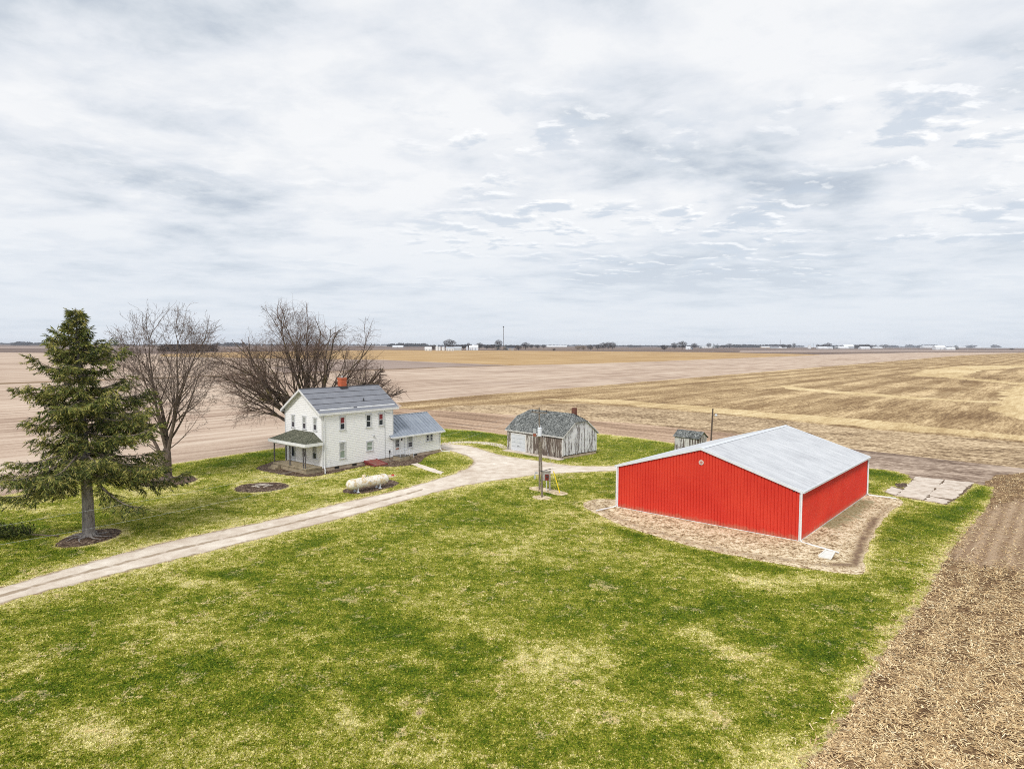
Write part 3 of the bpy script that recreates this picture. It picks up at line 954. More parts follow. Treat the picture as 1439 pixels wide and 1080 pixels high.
o = np_mesh('grass_blades', V.reshape(-1, 3), 3, M['blade'], attrs=dict(lush=np.repeat(lush_attr(P), 3), dry=np.repeat(dry_attr(P), 3), rb=np.repeat(rng.random(n), 3)))
tag(o, 'short green and dry grass blades over the lawn', 'grass', kind='stuff')


def straw_mat():
    t = NT('corn_straw')
    c = t.ramp(t.attr('rb'), [(0, (.12, .07, .035)), (.3, (.36, .23, .115)), (.6, (.68, .47, .235)), (.85, (.90, .72, .42)), (1, (.98, .88, .62))])
    return t.fin(c, .8, 0, .2)


M['straw'] = straw_mat()
NEAR_A = [(p.x, p.y) for p in NEAR]
# residue spills a little over the lawn edge
P1 = world_scatter(105000, NEAR_A, 19, 75, [LAWN_A], 2.3)
sa = soil_attr(P1)
P1 = P1[rng.random(len(P1)) > sa * .72]
cl = np.sin(P1[:, 0] * 1.7 + 3 * np.sin(P1[:, 1] * .9)) * np.sin(P1[:, 1] * 1.3 + 2 * np.sin(P1[:, 0] * .7))
P1 = P1[rng.random(len(P1)) > .32 - cl * .5]
vv = -math.sin(YAW) * P1[:, 0] + math.cos(YAW) * P1[:, 1] + .25 * np.sin(P1[:, 1] * .35 + P1[:, 0] * .5)
P1 = P1[rng.random(len(P1)) > .30 - .30 * np.cos(vv * 2 * np.pi / 1.52)]
edge = [g(*q) for q in LAWN_PX[26:40]]
P2 = []
for a, b in zip(edge[:-1], edge[1:]):
    for _ in range(int((b - a).length * 26)):
        q = a.lerp(b, rnd.random()); P2.append((q.x + rnd.gauss(-.1, .45), q.y + rnd.gauss(.1, .35)))
P = np.concatenate([P1, np.array(P2)])
n = len(P)
ln = rng.gamma(3.0, .052, n) + .05; wd = rng.uniform(.006, .016, n) * (1 + P[:, 1] / 70)
az = rng.normal(YAW + .2, 1.0, n); z = rng.uniform(.005, .06, n); sl = rng.normal(0, .18, n)
dx, dy = np.cos(az) * ln / 2, np.sin(az) * ln / 2; nx, ny = -np.sin(az) * wd, np.cos(az) * wd
V = np.zeros((n, 4, 3))
dz = np.clip(sl * ln / 2, -z, z)
for i, (sx, sw) in enumerate(((-1, -1), (1, -1), (1, 1), (-1, 1))):
    V[:, i, 0] = P[:, 0] + sx * dx + sw * nx; V[:, i, 1] = P[:, 1] + sx * dy + sw * ny; V[:, i, 2] = z + sx * dz - .01
o = np_mesh('corn_straw', V.reshape(-1, 3), 4, M['straw'], attrs=dict(rb=np.repeat(np.clip(rng.beta(2.2, 1.8, n), 0, 1), 4)))
tag(o, 'loose pale corn stalks strewn over the near field', 'straw', kind='stuff')


# ------------------------------------------------------------------ wall builders
def clap(mb, P, s0, s1, z0, z1, course=.20, lip=.022, top=None, gap=.014, dep=-.03):
    """lapped boards with a recessed reveal; P(s,out,z) maps to local xyz; top(z)->(sa,sb) limits for gables"""
    z = z0
    lim = (lambda q: (s0, s1)) if top is None else top
    while z < z1 - 1e-4:
        zz = min(z + course, z1); zt = max(z + .02, zz - gap)
        a0, b0 = lim(z); am, bm = lim(zt); a1, b1 = lim(zz)
        if b0 - a0 < .02: break
        mb.quad(P(a0, lip, z), P(b0, lip, z), P(bm, .014, zt), P(am, .014, zt))
        mb.quad(P(am, .014, zt), P(bm, .014, zt), P(bm, dep, zt), P(am, dep, zt))
        mb.quad(P(am, dep, zt), P(bm, dep, zt), P(b1, dep, zz), P(a1, dep, zz))
        mb.quad(P(a0, dep, z), P(b0, dep, z), P(b0, lip, z), P(a0, lip, z))
        z = zz


FY0 = lambda y=0.0: (lambda s, o, z: (s, y - o, z))
FX0 = lambda x=0.0: (lambda s, o, z: (x - o, s, z))
FY1 = lambda y: (lambda s, o, z: (s, y + o, z))
FX1 = lambda x: (lambda s, o, z: (x + o, s, z))


def fbox(mb, P, s0, s1, o0, o1, z0, z1):
    a, b = P(s0, o0, z0), P(s1, o1, z1)
    mb.box(*a, *b)


def window(parent, P, s0, s1, z0, z1, blind=None, mid=True, glass='glass', grid=None, case=.11, label=None, name='window'):
    """casing > sash, pane, blind"""
    s0, s1 = min(s0, s1), max(s0, s1)
    m = MB()
    fbox(m, P, s0 - case, s0, 0, .075, z0 - .02, z1 + .02); fbox(m, P, s1, s1 + case, 0, .075, z0 - .02, z1 + .02)
    fbox(m, P, s0 - case - .03, s1 + case + .03, 0, .09, z1 + .02, z1 + .16)
    fbox(m, P, s0 - case - .05, s1 + case + .05, 0, .115, z0 - .09, z0 - .02)
    w = m.build(name, M['casing'], parent)
    if label: w['label'] = label
    q = MB(); fbox(q, P, s0, s1, .0, .038, z0 - .02, z1 + .02); q.build('pane', M[glass], w)
    h = (z0 + z1) / 2
    s = MB()
    if mid: fbox(s, P, s0, s1, .039, .062, h - .035, h + .035)
    fbox(s, P, s0, s0 + .045, .039, .056, z0 - .02, z1 + .02); fbox(s, P, s1 - .045, s1, .039, .056, z0 - .02, z1 + .02)
    fbox(s, P, s0 + .045, s1 - .045, .039, .056, z0 - .02, z0 + .04); fbox(s, P, s0 + .045, s1 - .045, .039, .056, z1 - .03, z1 + .02)
    if grid:
        for k in range(1, grid[0]):
            c = s0 + (s1 - s0) * k / grid[0]; fbox(s, P, c - .015, c + .015, .039, .052, z0 + .04, z1 - .03)
        for k in range(1, grid[1]):
            c = z0 + (z1 - z0) * k / grid[1]
            fbox(s, P, s0 + .045, s1 - .045, .039, .050, c - .015, c + .015)
    s.build('sash', M['trim'], w)
    if blind:
        b = MB(); fbox(b, P, s0 + .045, s1 - .045, .0385, .043, h + .035, z1 - .03); b.build('blind', M[blind], w)
    return w


# ------------------------------------------------------------------ farmhouse
W_, L_, EV, RG = 7.34, 10.0, 6.57, 8.95
OH = .26
H = empty('farmhouse', HO, HYAW, 'white two-storey clapboard farmhouse with grey roof and open porch', 'house')
slope = (RG - EV) / (W_ / 2)
FZ = .42
m = MB(); m.box(0.03, 0.03, -.05, L_ - .03, W_ - .03, FZ); m.box(L_ - .03, .04, -.05, L_ + 8.5, 5.9, .38)
m.build('foundation', M['found'], H)
gab = lambda z: (0.0, W_) if z <= EV else ((z - EV) / slope, W_ - (z - EV) / slope)
m = MB()
clap(m, FY0(), 0, L_, FZ, EV); clap(m, FY1(W_), 0, L_, FZ, EV)
clap(m, FX0(), 0, W_, FZ, RG - .02, top=gab); clap(m, FX1(L_), 0, W_, FZ, RG - .02, top=gab)
m.build('wall', M['white'], H)
for x, y in ((0, 0), (L_, 0), (0, W_), (L_, W_)):
    sx = -1 if x == 0 else 1; sy = -1 if y == 0 else 1
    m = MB(); m.box(x - sx * .10, y + sy * .036, FZ - .02, x + sx * .05, y + sy * .05, EV - .2); m.box(x + sx * .036, y - sy * .10, FZ - .02, x + sx * .05, y + sy * .035, EV - .2); m.build('corner_board', M['trim'], H)
m = MB(); m.box(.0, -.055, EV - .30, L_, -.005, EV - .08); m.build('frieze_board', M['trim'], H)
# roof
x0r, x1r = -.48, L_ + .78
ez = EV - slope * OH
m = MB()
TH = .07
def rp(x, y, up=0.0):
    zc = RG - abs(y - W_ / 2) * slope + .10
    return (x, y, zc + up)
m.slab([rp(x0r, -OH), rp(x1r, -OH), rp(x1r, W_ / 2), rp(x0r, W_ / 2)], TH)
m.slab([rp(x0r, W_ / 2), rp(x1r, W_ / 2), rp(x1r, W_ + OH), rp(x0r, W_ + OH)], TH)
roof = m.build('roof', M['roofgrey'], H)
m = MB()
for k in (.22, .44, .66, .86):
    y = W_ / 2 - (W_ / 2 + OH) * k
    m.slab([rp(x0r + .01, y - .022, .03), rp(x1r - .01, y - .022, .03), rp(x1r - .01, y + .022, .03), rp(x0r + .01, y + .022, .03)], .028)
m.slab([rp(x0r, W_ / 2 - .12, .03), rp(x1r, W_ / 2 - .12, .03), rp(x1r, W_ / 2, .035), rp(x0r, W_ / 2, .035)], .03)
m.build('lap_seam', M['seam'], roof)
m = MB()   # raised old gutter lines near the eave
y = -OH + .42
for a, b in ((x0r + .35, 4.35), (4.9, x1r - .35)):
    m.slab([rp(a, y - .035, .085), rp(b, y - .035, .085), rp(b, y + .035, .085), rp(a, y + .035, .085)], .083)
m.build('eave_rail', M['gutter'], roof)
# soffits / rake boards / fascia
m = MB()
for xx in (x0r - .025, x1r):
    for sgn in (0, 1):
        ya, yb = (-OH, W_ / 2) if sgn == 0 else (W_ / 2, W_ + OH)
        pa, pb = rp(xx, ya, -TH * .2), rp(xx, yb, -TH * .2)
        m.hexa([(xx, pa[1], pa[2] - .27), (xx + .025, pa[1], pa[2] - .27), (xx + .025, pb[1], pb[2] - .27), (xx, pb[1], pb[2] - .27),
                (xx, pa[1], pa[2]), (xx + .025, pa[1], pa[2]), (xx + .025, pb[1], pb[2]), (xx, pb[1], pb[2])])
m.box(x0r, -OH - .026, ez - .16, x1r, -OH - .001, ez + .09)
m.box(x0r, W_ + OH + .001, ez - .16, x1r, W_ + OH + .026, ez + .09)
# sloped soffit planes below the overhang
for xa, xb in ((x0r, -.02), (L_ + .02, x1r)):
    for ya, yb in ((-OH, W_ / 2), (W_ / 2, W_ + OH)):
        m.slab([rp(xa, ya, -TH - .004), rp(xb, ya, -TH - .004), rp(xb, yb, -TH - .004), rp(xa, yb, -TH - .004)], .02)
m.box(x0r, -OH, ez - .16, x1r, -.04, ez - .13); m.box(x0r, W_ + .04, ez - .16, x1r, W_ + OH, ez - .13)
m.build('eave_trim', M['trim'], H)
# chimney at the ridge
m = MB(); m.box(4.98, 3.30, RG - .35, 5.72, 4.04, RG + 1.10); m.box(4.94, 3.26, RG + .98, 5.76, 4.08, RG + 1.16)
ch = m.build('chimney', M['brick'], roof)
m = MB(); m.box(4.86, 3.18, RG - .10, 5.84, 4.16, RG + .16); m.build('flashing', M['iron'], ch)
m = MB(); m.tube([(5.35, 3.67, RG + 1.15), (5.35, 3.67, RG + 1.38)], .10, 10); m.build('flue', M['greymetal'], ch)
m = MB(); m.tube([rp(6.55, 1.15), rp(6.55, 1.15, .32)], .07, 10); m.build('vent_pipe', M['iron'], roof)
# windows
fy = FY0(0); fx = FX0(0)
window(H, fy, 2.36, 2.98, 4.47, 5.84, 'blind', label='upstairs window with a dark red blind nearest the front corner')
window(H, fy, 6.02, 6.64, 4.42, 5.80, None, label='upstairs window with open dark sash, no blind')
window(H, fy, 7.86, 8.46, 4.46, 5.80, 'blind')
window(H, fy, 2.30, 2.96, 1.22, 2.94, 'curtain', glass='glassgreen', label='tall ground floor window with pale green shade')
window(H, fy, 6.05, 6.82, 1.64, 2.62, None, glass='glassgreen', label='small square ground floor window')
for s in (5.92, 3.65, 1.54): window(H, fx, s - .56, s, 4.52, 5.84, 'curtain')
window(H, fx, 3.20, 3.78, 1.32, 2.62, 'curtain'); window(H, fx, 1.10, 1.74, 1.32, 2.70, 'curtain')
# front door on the porch
m = MB(); fbox(m, fx, 5.2, 5.32, 0, .07, .62, 2.66); fbox(m, fx, 6.12, 6.24, 0, .07, .62, 2.66); fbox(m, fx, 5.14, 6.3, 0, .07, 2.66, 2.80)
d_ = m.build('door', M['casing'], H); d_['label'] = 'front door with a tall glass panel under the porch'
m = MB(); fbox(m, fx, 5.32, 6.12, 0, .045, .62, 2.66); m.build('door_leaf', M['gdoor'], d_)
m = MB(); fbox(m, fx, 5.46, 5.98, .046, .052, 1.15, 2.45); m.build('pane', M['glass'], d_)
m = MB(); m.tube([(-.03, 5.42, 1.55), (-.09, 5.42, 1.55)], .03, 8); m.build('handle', M['iron'], d_)
# cellar windows
for s in (1.9, 4.3, 13.6):
    m = MB(); fbox(m, fy, s - .3, s + .3, -.03, -.005, .12, .34); m.build('cellar_window', M['dark'], H)
m = MB(); fbox(m, fy, 7.0, 7.15, .02, .14, 3.15, 3.35); m.build('wall_vent', M['greymetal'], H)
m = MB(); fbox(m, fy, 9.35, 9.5, .02, .12, 1.0, 1.3); m.tube([(9.42, -.07, .1), (9.42, -.07, 1.05)], .025, 6); m.build('gas_meter', M['iron'], H)
# pipes
m = MB(); m.tube([(8.74, -.05, .45), (8.74, -.05, EV - .3)], .022, 6); m.build('conduit', M['greymetal'], H)
def downspout(pts, parent, r=.055):
    mm = MB(); mm.tube(pts, r, 6); return mm.build('downspout', M['gutter'], parent)
downspout([(.28, -OH, ez), (.22, -.08, ez - .35), (.22, -.08, .55), (.1, -.35, .25), (-.65, -1.45, .10)], H)
m = MB(); m.tube([(8.9, -.06, 5.95), (9.05, -.06, 5.85), (L_, -.06, 5.70)], .012, 5); m.tube([(8.9, -.1, 6.0), (8.9, .0, 6.0)], .03, 6); m.build('service_line', M['iron'], H)

# porch
PX, PY0, PY1 = -2.05, -.05, 6.75
m = MB(); m.slab([(PX, .0, .60), (-.02, .0, .60), (-.02, 6.7, .60), (PX, 6.7, .60)], .14); m.slab([(PX + .06, .06, .46), (-.02, .06, .46), (-.02, 6.64, .46), (PX + .06, 6.64, .46)], .5)
pf = m.build('porch_floor', M['conc'], H)
m = MB()
for k, (w, z) in enumerate(((.35, .40), (.70, .20))):
    m.box(PX - .35 * (k + 1), 5.1, -.02, PX - .35 * k + .0, 6.5, .60 - .2 * (k + 1))
m.build('porch_step', M['conc'], H)
ea, eb, et, ew = 3.02, PX - .28, 3.30, 4.22
m = MB()
yl, yr = PY1 + .35, PY0 - .22
r1, r2 = 5.32, 2.23
e1, e2, e3, e4 = (eb, yr, et), (eb, yl, et), (-.02, yl, et), (-.02, yr, et)
t1, t2 = (-.02, r2 - .6, ew + .05), (-.02, r1 + .2, ew + .05)
m.quad(e2, e1, t1, t2); m.quad(e1, e4, t1); m.quad(e3, e2, t2)
m.quad(*[(a, b, c - .06) for a, b, c in (e2, e1, t1, t2)][::-1])
pr = m.build('porch_roof', M['porchroof'], H)
m = MB()
m.box(eb - .03, yr - .03, et - .30, eb + .06, yl + .03, et + .015); m.box(eb + .061, yr - .03, et - .30, -.025, yr + .06, et + .015); m.box(eb + .061, yl - .06, et - .30, -.025, yl + .03, et + .015)
m.box(eb + .061, yr + .061, et - .28, -.03, yl - .061, et - .24)
m.build('fascia', M['gutter'], pr)
m = MB()
m.box(PX + .08, .12, et - .50, PX + .24, 6.6, et - .285); m.build('porch_beam', M['trim'], H)
for x, y in ((PX + .16, 6.62), (-.45, 6.55), (PX + .16, 3.4), (PX + .16, .75), (PX + .16, .35)):
    m = MB(); m.box(x - .055, y - .055, .60, x + .055, y + .055, et - .29 if y < 6.61 and x < -1 else et - .285); m.build('porch_post', M['postwood'], H)
for q in ([(PX + .1, 6.6, et - .6), (PX + .1, 5.9, et - .33)], [(-.45, 6.5, et - .7), (-.9, 6.6, et - .34)]): m = MB(); m.tube(q, .02, 5); m.build('post_brace', M['postwood'], H)

# extension (single storey)
E0, E1, EWD, EEV, ERG = L_, L_ + 8.0, 5.95, 3.05, 4.99
es = (ERG - EEV) / (EWD / 2 + .0)
m = MB()
egab = lambda z: (0.0, EWD) if z <= EEV else ((z - EEV) / es, EWD - (z - EEV) / es)
clap(m, FY0(.03), E0 + .03, E1, .38, EEV); clap(m, FY1(EWD), E0 + .03, E1, .38, EEV); clap(m, FX1(E1), 0.03, EWD, .38, ERG - .02, top=egab)
o = m.build('annex_wall', M['white'], H); o['label'] = 'white siding of the low side annex'
m = MB()
def ep(x, y, up=0.0): return (x, y, ERG - abs(y - EWD / 2) * es + .08 + up)
xe0, xe1 = L_ + .035, E1 + .4
for ya, yb in ((-.42, EWD / 2), (EWD / 2, EWD + .42)):
    m.slab([ep(xe0, ya), ep(xe1, ya), ep(xe1, yb), ep(xe0, yb)], .06)
m.slab([ep(xe0 - .62, -.42), ep(xe0, -.42), ep(xe0, -.05), ep(xe0 - .62, -.05)], .06)
ar = m.build('annex_roof', M['roofmetal'], H); ar['label'] = 'blue grey standing seam roof of the side annex'
m = MB()
k = xe0 + .12
while k < xe1:
    for ya, yb in ((-.42, EWD / 2), (EWD / 2, EWD + .42)):
        m.slab([ep(k, ya, .075), ep(k + .045, ya, .075), ep(k + .045, yb, .075), ep(k, yb, .075)], .073)
    k += .52
m.box(xe0, EWD / 2 - .08, ERG + .075, xe1, EWD / 2 + .08, ERG + .14)
m.build('standing_seam', simple('pale_seam_steel', (.42, .46, .51), .4, .3), ar)
m = MB()
zz = ep(0, -.42)[2]
m.box(xe0 - .7, -.55, zz - .16, xe1, -.425, zz + .02)
for ya, yb in ((-.42, EWD / 2), (EWD / 2, EWD + .42)):
    pa, pb = ep(xe1, ya), ep(xe1, yb)
    m.hexa([(xe1 + .001, pa[1], pa[2] - .2), (xe1 + .025, pa[1], pa[2] - .2), (xe1 + .025, pb[1], pb[2] - .2), (xe1 + .001, pb[1], pb[2] - .2),
            (xe1 + .001, pa[1], pa[2]), (xe1 + .025, pa[1], pa[2]), (xe1 + .025, pb[1], pb[2]), (xe1 + .001, pb[1], pb[2])])
m.box(xe0, -.42, zz - .12, xe1, .0, zz - .09)
m.build('annex_gutter', M['gutter'], H)
m = MB(); m.box(xe0 - .72, -.58, zz - .26, xe0 - .58, -.38, zz - .10); m.build('gutter_end', M['iron'], H)
downspout([(E1 + .2, -.48, zz - .1), (E1 - .1, -.05, zz - .4), (E1 - .1, -.05, .5), (E1 - .05, -.3, .2), (E1 + .75, -1.0, .1)], H)
fe = FY0(.03)
window(H, fe, 12.42, 13.10, 1.26, 2.62, 'curtain', label='annex window with pale curtain beside the side door')
window(H, fe, 15.52, 15.94, 1.74, 2.52, None, case=.07, grid=(1, 1)); window(H, fe, 16.16, 16.60, 1.72, 2.52, None, case=.07)
m = MB(); fbox(m, fe, 10.16, 10.28, 0, .07, .52, 2.6); fbox(m, fe, 11.06, 11.18, 0, .07, .52, 2.6); fbox(m, fe, 10.12, 11.22, 0, .07, 2.6, 2.7)
d_ = m.build('side_door', M['trim'], H); d_['label'] = 'white side door with six panes above the concrete stoop'
m = MB(); fbox(m, fe, 10.28, 11.06, 0, .045, .52, 2.6); m.build('door_leaf', M['trim'], d_)
m = MB()
for i in range(3):
    for j in range(2): fbox(m, fe, 10.40 + i * .19, 10.56 + i * .19, .046, .052, 1.55 + j * .46, 1.96 + j * .46)
m.build('pane', M['glass'], d_)
m = MB(); fbox(m, fe, 10.42, 10.92, .046, .06, 1.22, 1.42); m.build('door_sign', simple('faded_red_board', (.45, .22, .17), .8, var=.5, scale=14), d_)
m = MB(); fbox(m, fe, 11.3, 11.42, .02, .14, 2.28, 2.5); m.build('porch_lamp', M['iron'], H)
m = MB(); m.tube([(11.9, -.0, .4), (11.9, -.0, 2.9)], .03, 6); m.build('conduit', M['greymetal'], H)
# stoop and steps
m = MB(); m.box(9.98, -1.35, -.03, 11.6, -.0, .52); m.box(11.601, -1.30, -.03, 11.95, -.1, .34); m.box(11.951, -1.30, -.03, 12.3, -.1, .17)
m.build('stoop', M['conc'], H)
m = MB(); m.slab([(9.95, -1.38, .545), (11.63, -1.38, .545), (11.63, -.01, .545), (9.95, -.01, .545)], .022); m.build('stoop_mat', simple('dark_stoop_top', (.10, .09, .08), .9, var=.3), H)
m = MB()
for p in ((10.03, -1.30), (10.8, -1.30), (11.55, -1.30), (12.25, -1.25)):
    b0 = .545 if p[0] < 11.6 else .17
    m.tube([(p[0], p[1], b0), (p[0], p[1], b0 + .85)], .026, 6)
m.tube([(10.03, -1.30, 1.39), (11.55, -1.30, 1.39), (12.25, -1.25, 1.02)], .026, 6)
m.tube([(10.03, -1.30, .97), (11.55, -1.30, .97)], .012, 6); m.tube([(11.6, -.1, .545), (11.6, -.1, 1.35), (12.25, -.12, .95), (12.25, -.12, .17)], .018, 6)
m.build('handrail', M['white_cer'], H)
# cellar bulkhead
m = MB()
m.hexa([(5.75, -2.0, -.02), (7.35, -2.0, -.02), (7.35, -.0, -.02), (5.75, -.0, -.02), (5.75, -2.0, .14), (7.35, -2.0, .14), (7.35, -.0, .50), (5.75, -.0, .50)])
m.build('cellar_door', M['bulk'], H)
mcc = simple('dark_red_trim', (.17, .03, .03), .8, var=.3, scale=8)
for xq in (5.6, 7.351): m = MB(); m.slab([(xq, -2.1, .17), (xq + .149, -2.1, .17), (xq + .149, -.0, .53), (xq, -.0, .53)], .2); m.build('cellar_curb', mcc, H)

# ------------------------------------------------------------------ red barn
Bn = empty('red_barn', BO + Vector((0, 0, BZ)), BYAW, 'large red ribbed steel barn with a low pale metal roof', 'barn')
BE, BP = 3.58, 5.84
bs = (BP - BE) / (BW / 2)


def ribbed(mb, P, s0, s1, z0, top, pitch=.25, rib=.06):
    s = s0
    def seg(a, oa, b, ob):
        mb.quad(P(a, oa, z0), P(b, ob, z0), P(b, ob, top(b)), P(a, oa, top(a)))
    while s < s1 - 1e-6:
        e = min(s + pitch, s1)
        if e - s > .2:
            prof = [(0, .0), (.05, .0), (.062, -rib * .75), (.086, -rib * .75), (.098, .0), (.125, rib * .5), (.155, rib * .5), (.175, 0), (e - s, 0)]
            for (a, oa), (b, ob) in zip(prof[:-1], prof[1:]): seg(s + a, oa, s + b, ob)
        else: seg(s, 0, e, 0)
        s = e


m = MB()
gt = lambda s: BE - .02 + min(s, BW - s) * bs
ribbed(m, FX0(0), 0, BW, .03, gt); ribbed(m, FX1(BL), 0, BW, .03, gt)
ribbed(m, FY0(0), 0, BL, .03, lambda s: BE - .02); ribbed(m, FY1(BW), 0, BL, .03, lambda s: BE - .02)
m.build('wall', M['redsteel'], Bn)
# roof with ribs running down the slope
def bp_(x, y, up=0.0): return (x, y, BP - abs(y - BW / 2) * bs + .05 + up)
m = MB()
ro = .10
for ya, yb in ((-.12, BW / 2), (BW / 2, BW + .12)):
    m.slab([bp_(-ro, ya), bp_(BL + ro, ya), bp_(BL + ro, yb), bp_(-ro, yb)], .045)
    x = -ro + .12
    while x < BL + ro - .05:
        a = [bp_(x - .035, ya, .001), bp_(x - .016, ya, .014), bp_(x + .016, ya, .014), bp_(x + .035, ya, .001)]
        b = [bp_(x - .035, yb, .001), bp_(x - .016, yb, .014), bp_(x + .016, yb, .014), bp_(x + .035, yb, .001)]
        for i in range(3): m.quad(a[i], a[i + 1], b[i + 1], b[i])
        x += .245
br = m.build('roof', M['barnroof'], Bn)
m = MB()
for ya, yb in ((BW / 2 - .22, BW / 2), (BW / 2, BW / 2 + .22)):
    m.slab([bp_(-ro - .02, ya, .045), bp_(BL + ro + .02, ya, .045), bp_(BL + ro + .02, yb, .045), bp_(-ro - .02, yb, .045)], .018)
m.build('ridge_cap', M['barntrim'], br)
m = MB()
for xa, xb in ((-ro - .03, -ro + .06), (BL + ro - .06, BL + ro + .03)):
    for ya, yb in ((-.14, BW / 2), (BW / 2, BW + .14)):
        pa, pb = bp_(xa, ya, .03), bp_(xb, yb, .03)
        m.hexa([(xa, ya, pa[2] - .20), (xb, ya, pa[2] - .20), (xb, yb, pb[2] - .20), (xa, yb, pb[2] - .20), (xa, ya, pa[2]), (xb, ya, pa[2]), (xb, yb, pb[2]), (xa, yb, pb[2])])
zt = bp_(0, -.12)[2]
for y in (-.24, BW + .12): m.box(-ro - .03, y, zt - .14, BL + ro + .03, y + .12, zt + .0)
for x, y in ((0, 0), (BL, 0), (0, BW), (BL, BW)):
    sx = -1 if x == 0 else 1; sy = -1 if y == 0 else 1
    m.box(x - sx * .10, y + sy * .024, 0, x + sx * .035, y + sy * .036, BE - .10); m.box(x + sx * .024, y - sy * .10, 0, x + sx * .036, y + sy * .023, BE - .10)
m.box(.05, -.03, -.02, BL - .05, -.002, .06); m.box(-.03, .05, -.02, -.002, BW - .05, .035)
m.build('white_trim', M['barntrim'], Bn)
m = MB(); m.box(.02, .02, -.2, BL - .02, BW - .02, .028); m.build('base_slab', M['found'], Bn)
for pts in ([(-.10, -.06, BE - .12), (-.10, -.06, .1), (-.1, -.2, -.02), (-.75, -2.75, -.06)], [(BL + .05, -.06, BE - .12), (BL + .05, -.06, .1), (BL + .1, -.2, -.02), (BL + .7, -2.3, -.1)],
            [(-.10, BW + .04, BE - .12), (-.10, BW + .04, .1), (-.3, BW + .3, -.02), (-1.9, BW + .9, -.12)]):
    mm = MB(); mm.tube(pts, .06, 8); mm.build('downspout', M['gutter'], Bn)
# round wheel-like emblem high on the gable
m = MB()
ey, ezc = BW / 2 - .02, BP - 1.10
def disc(mb, P, c, z, r, o0, o1, seg=28):
    n = len(mb.v)
    for oo in (o0, o1):
        for k in range(seg):
            a = 2 * math.pi * k / seg; mb.v.append(P(c + r * math.cos(a), oo, z + r * math.sin(a)))
    mb.f.append(tuple(range(n + seg, n + 2 * seg)))
    for k in range(seg): k2 = (k + 1) % seg; mb.f.append((n + k, n + k2, n + seg + k2, n + seg + k))
disc(m, FX0(0), ey, ezc, .20, .0, .045)
em = m.build('emblem', simple('white_disc', (.60, .50, .46), .5), Bn)
m = MB()
for k in range(3):
    a = math.pi * k / 3 + .5
    ca, sa = math.cos(a), math.sin(a)
    q = [(ey + .14 * ca * i - .022 * sa * j, ezc + .14 * sa * i + .022 * ca * j) for i, j in ((-1, -1), (1, -1), (1, 1), (-1, 1))]
    m.quad(*[(-(.0465 + k * .0008), y, z) for y, z in q])
m.build('emblem_star', simple('faded_red_mark', (.50, .14, .10), .6), em)
m = MB(); disc(m, FX0(0), .5, BE - .05, .05, .02, .05, 10); m.build('sensor', M['iron'], Bn)

# splash block
c = g(1163, 783)
Sp = empty('splash_block', (c.x, c.y, .13), .9 - math.pi / 2, 'white concrete splash block at the end of the barn downspout pipe', 'splash block')
m = MB()
m.hexa([(-.38, -.75, 0), (.38, -.75, 0), (.28, .75, 0), (-.28, .75, 0), (-.38, -.75, .07), (.38, -.75, .07), (.28, .75, .13), (-.28, .75, .13)])
m.build('tray', simple('pale_block', (.74, .73, .68), .8, var=.06), Sp)
m = MB()
for s in (-1, 1): m.hexa([(s * .38 - .04, -.75, .07), (s * .38 + .04, -.75, .07), (s * .28 + .04, .75, .13), (s * .28 - .04, .75, .13), (s * .38 - .04, -.75, .13), (s * .38 + .04, -.75, .13), (s * .28 + .04, .75, .2), (s * .28 - .04, .75, .2)])
m.build('rim', simple('pale_block_rim', (.76, .75, .70), .8, var=.06), Sp)

# ------------------------------------------------------------------ weathered grey shed
SO = Vector((6.32, 80.63, 0)); SYAW = .758; SW, SL, SE, SR = 10.08, 6.47, 2.88, 5.31
S = empty('old_shed', SO, SYAW, 'weathered board garage with mossy hipped shingle roof and pale overhead door', 'shed')
ss = (SR - SE) / (SL / 2)
CZ = 4.44; cx_ = (CZ - SE) / ss
m = MB(); m.box(.02, .02, -.05, SL - .02, SW - .02, .36); m.build('foundation', M['found'], S)


def boards(mb, P, s0, s1, z0, top, w=.19, gap=.012):
    s = s0
    while s < s1 - .02:
        e = min(s + w, s1); o_ = rnd.uniform(.0, .014); zb = z0 + rnd.uniform(-.05, .05)
        a, b = s + gap / 2, e - gap / 2
        ta, tb = top(a), top(b)
        n = len(mb.v)
        for (q, o2, z) in ((a, .02 + o_, zb), (b, .02 + o_, zb), (b, .02 + o_, tb), (a, .02 + o_, ta), (a, -.01, zb), (b, -.01, zb), (b, -.01, tb), (a, -.01, ta)): mb.v.append(P(q, o2, z))
        mb.f += [(n, n + 1, n + 2, n + 3), (n, n + 3, n + 7, n + 4), (n + 1, n + 5, n + 6, n + 2), (n, n + 4, n + 5, n + 1)]
        s = e


